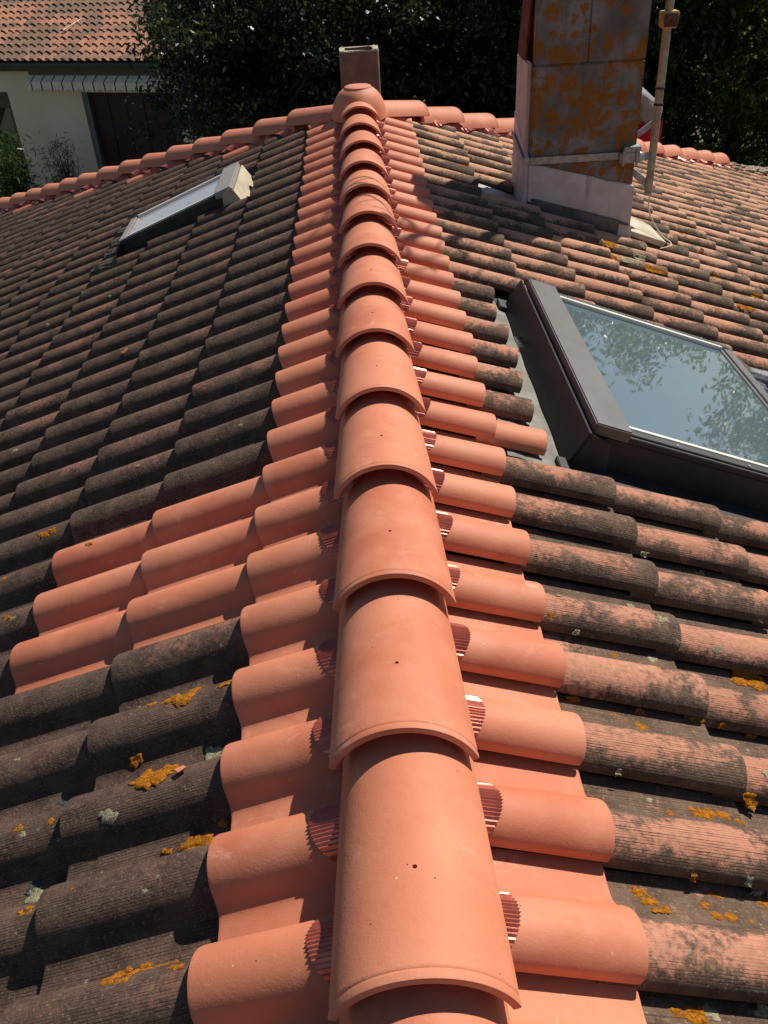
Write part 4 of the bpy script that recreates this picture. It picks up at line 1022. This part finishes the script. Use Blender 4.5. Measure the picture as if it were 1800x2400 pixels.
# joints: crouching, facing -X, leaning forward
J = dict(pel=(.02, 0, .50), wai=(-.04, 0, .64), che=(-.16, 0, .84), nec=(-.27, 0, .97), hea=(-.36, 0, 1.05), crown=(-.42, 0, 1.13),
         shL=(-.22, -.17, .88), elL=(-.38, -.22, .66), wrL=(-.58, -.16, .58), shR=(-.22, .17, .88), elR=(-.40, .22, .68), wrR=(-.60, .16, .56),
         hiL=(-.02, -.10, .44), knL=(-.36, -.15, .42), anL=(-.12, -.14, .09), toL=(-.30, -.15, .05), hiR=(-.02, .10, .44), knR=(-.34, .16, .36), anR=(-.08, .15, .06), toR=(-.26, .16, .02),
         heL=(-.06, -.14, .06))
nm_ = ['pel', 'wai', 'che', 'nec', 'hea', 'crown', 'shL', 'elL', 'wrL', 'shR', 'elR', 'wrR', 'hiL', 'knL', 'anL', 'toL', 'hiR', 'knR', 'anR', 'toR']
rad = dict(pel=(.13, .115), wai=.115, che=(.14, .12), nec=.055, hea=(.088, .10), crown=.07, shL=.06, elL=.042, wrL=.03, shR=.06, elR=.042, wrR=.03, hiL=.09, knL=.06, anL=.042, toL=.035, hiR=.09, knR=.06, anR=.042, toR=.035)
ed = [('pel', 'wai'), ('wai', 'che'), ('che', 'nec'), ('nec', 'hea'), ('hea', 'crown'), ('che', 'shL'), ('shL', 'elL'), ('elL', 'wrL'), ('che', 'shR'), ('shR', 'elR'), ('elR', 'wrR'), ('pel', 'hiL'), ('hiL', 'knL'), ('knL', 'anL'), ('anL', 'toL'), ('pel', 'hiR'), ('hiR', 'knR'), ('knR', 'anR'), ('anR', 'toR')]
vs = [pw_(*J[q]) for q in nm_]; es = [(nm_.index(a), nm_.index(b_)) for a, b_ in ed]; rs = [rad[q] for q in nm_]
for sgn, wn_ in ((-1, 'wrL'), (1, 'wrR')):
    wi_ = nm_.index(wn_); w0 = Vector(J[wn_]); palm = w0 + Vector((-.07, 0, -.02)); vs.append(pw_(*palm)); rs.append((.036, .018)); pi_ = len(vs) - 1; es.append((wi_, pi_))
    for k, (dy, ln) in enumerate(((-.03, .07), (-.01, .08), (.01, .075), (.03, .06))):
        a_ = palm + Vector((-.035, dy, -.005)); b__ = a_ + Vector((-ln * .55, 0, -.02)); c_ = b__ + Vector((-ln * .3, 0, -.03))
        for pt in (a_, b__, c_): vs.append(pw_(*pt)); rs.append(.009)
        es += [(pi_, len(vs) - 3), (len(vs) - 3, len(vs) - 2), (len(vs) - 2, len(vs) - 1)]
    th_ = w0 + Vector((-.045, -sgn * .035, -.01)); vs.append(pw_(*th_)); rs.append(.011); es.append((pi_, len(vs) - 1)); vs.append(pw_(*(th_ + Vector((-.04, -sgn * .012, -.015))))); rs.append(.009); es.append((len(vs) - 2, len(vs) - 1))
vs.append(pw_(-.465, 0, 1.04)); rs.append(.016); es.append((nm_.index('hea'), len(vs) - 1))
body = skin_obj('body', vs, es, rs, M_skin); body.parent = person; body.matrix_parent_inverse = pinv
def cloth(name, names, edges, radii, mat, extra=None):
    v = [pw_(*(J[q] if q in J else extra[q])) for q in names]; e = [(names.index(a), names.index(b_)) for a, b_ in edges]
    o = skin_obj(name, v, e, [radii[q] for q in names], mat); o.parent = person; o.matrix_parent_inverse = pinv; return o
ex = dict(hem=(.10, 0, .60), slL=(-.32, -.21, .73), slR=(-.33, .21, .75), nk=(-.25, 0, .945))
cloth('t_shirt', ['hem', 'wai', 'che', 'nk', 'shL', 'slL', 'shR', 'slR'], [('hem', 'wai'), ('wai', 'che'), ('che', 'nk'), ('che', 'shL'), ('shL', 'slL'), ('che', 'shR'), ('shR', 'slR')], dict(hem=(.175, .155), wai=(.165, .145), che=(.165, .145), nk=.085, shL=.085, slL=.072, shR=.085, slR=.072), M_shirt, ex)
ex2 = dict(pelv=(-.03, 0, .44), tl=(-.26, -.14, .44), tr=(-.24, .145, .40))
cloth('shorts', ['pelv', 'hiL', 'tl', 'hiR', 'tr'], [('pelv', 'hiL'), ('hiL', 'tl'), ('pelv', 'hiR'), ('hiR', 'tr')], dict(pelv=(.12, .115), hiL=.105, tl=.095, hiR=.105, tr=.095), M_short, ex2)
hr = skin_obj('hair', [pw_(-.33, 0, 1.08), pw_(-.37, 0, 1.13), pw_(-.41, 0, 1.145)], [(0, 1), (1, 2)], [(.09, .085), (.092, .09), (.07, .07)], M_hair); hr.parent = person; hr.matrix_parent_inverse = pinv
for q, tq in (('anL', 'toL'), ('anR', 'toR')):
    a_, b__ = Vector(J[q]), Vector(J[tq]); sh_ = skin_obj('shoe', [pw_(*(a_ + Vector((.05, 0, -.03)))), pw_(*(a_ + Vector((-.06, 0, -.03)))), pw_(*(b__ + Vector((-.02, 0, -.01))))], [(0, 1), (1, 2)], [(.05, .045), (.052, .045), (.048, .035)], M_shoe); sh_.parent = person; sh_.matrix_parent_inverse = pinv
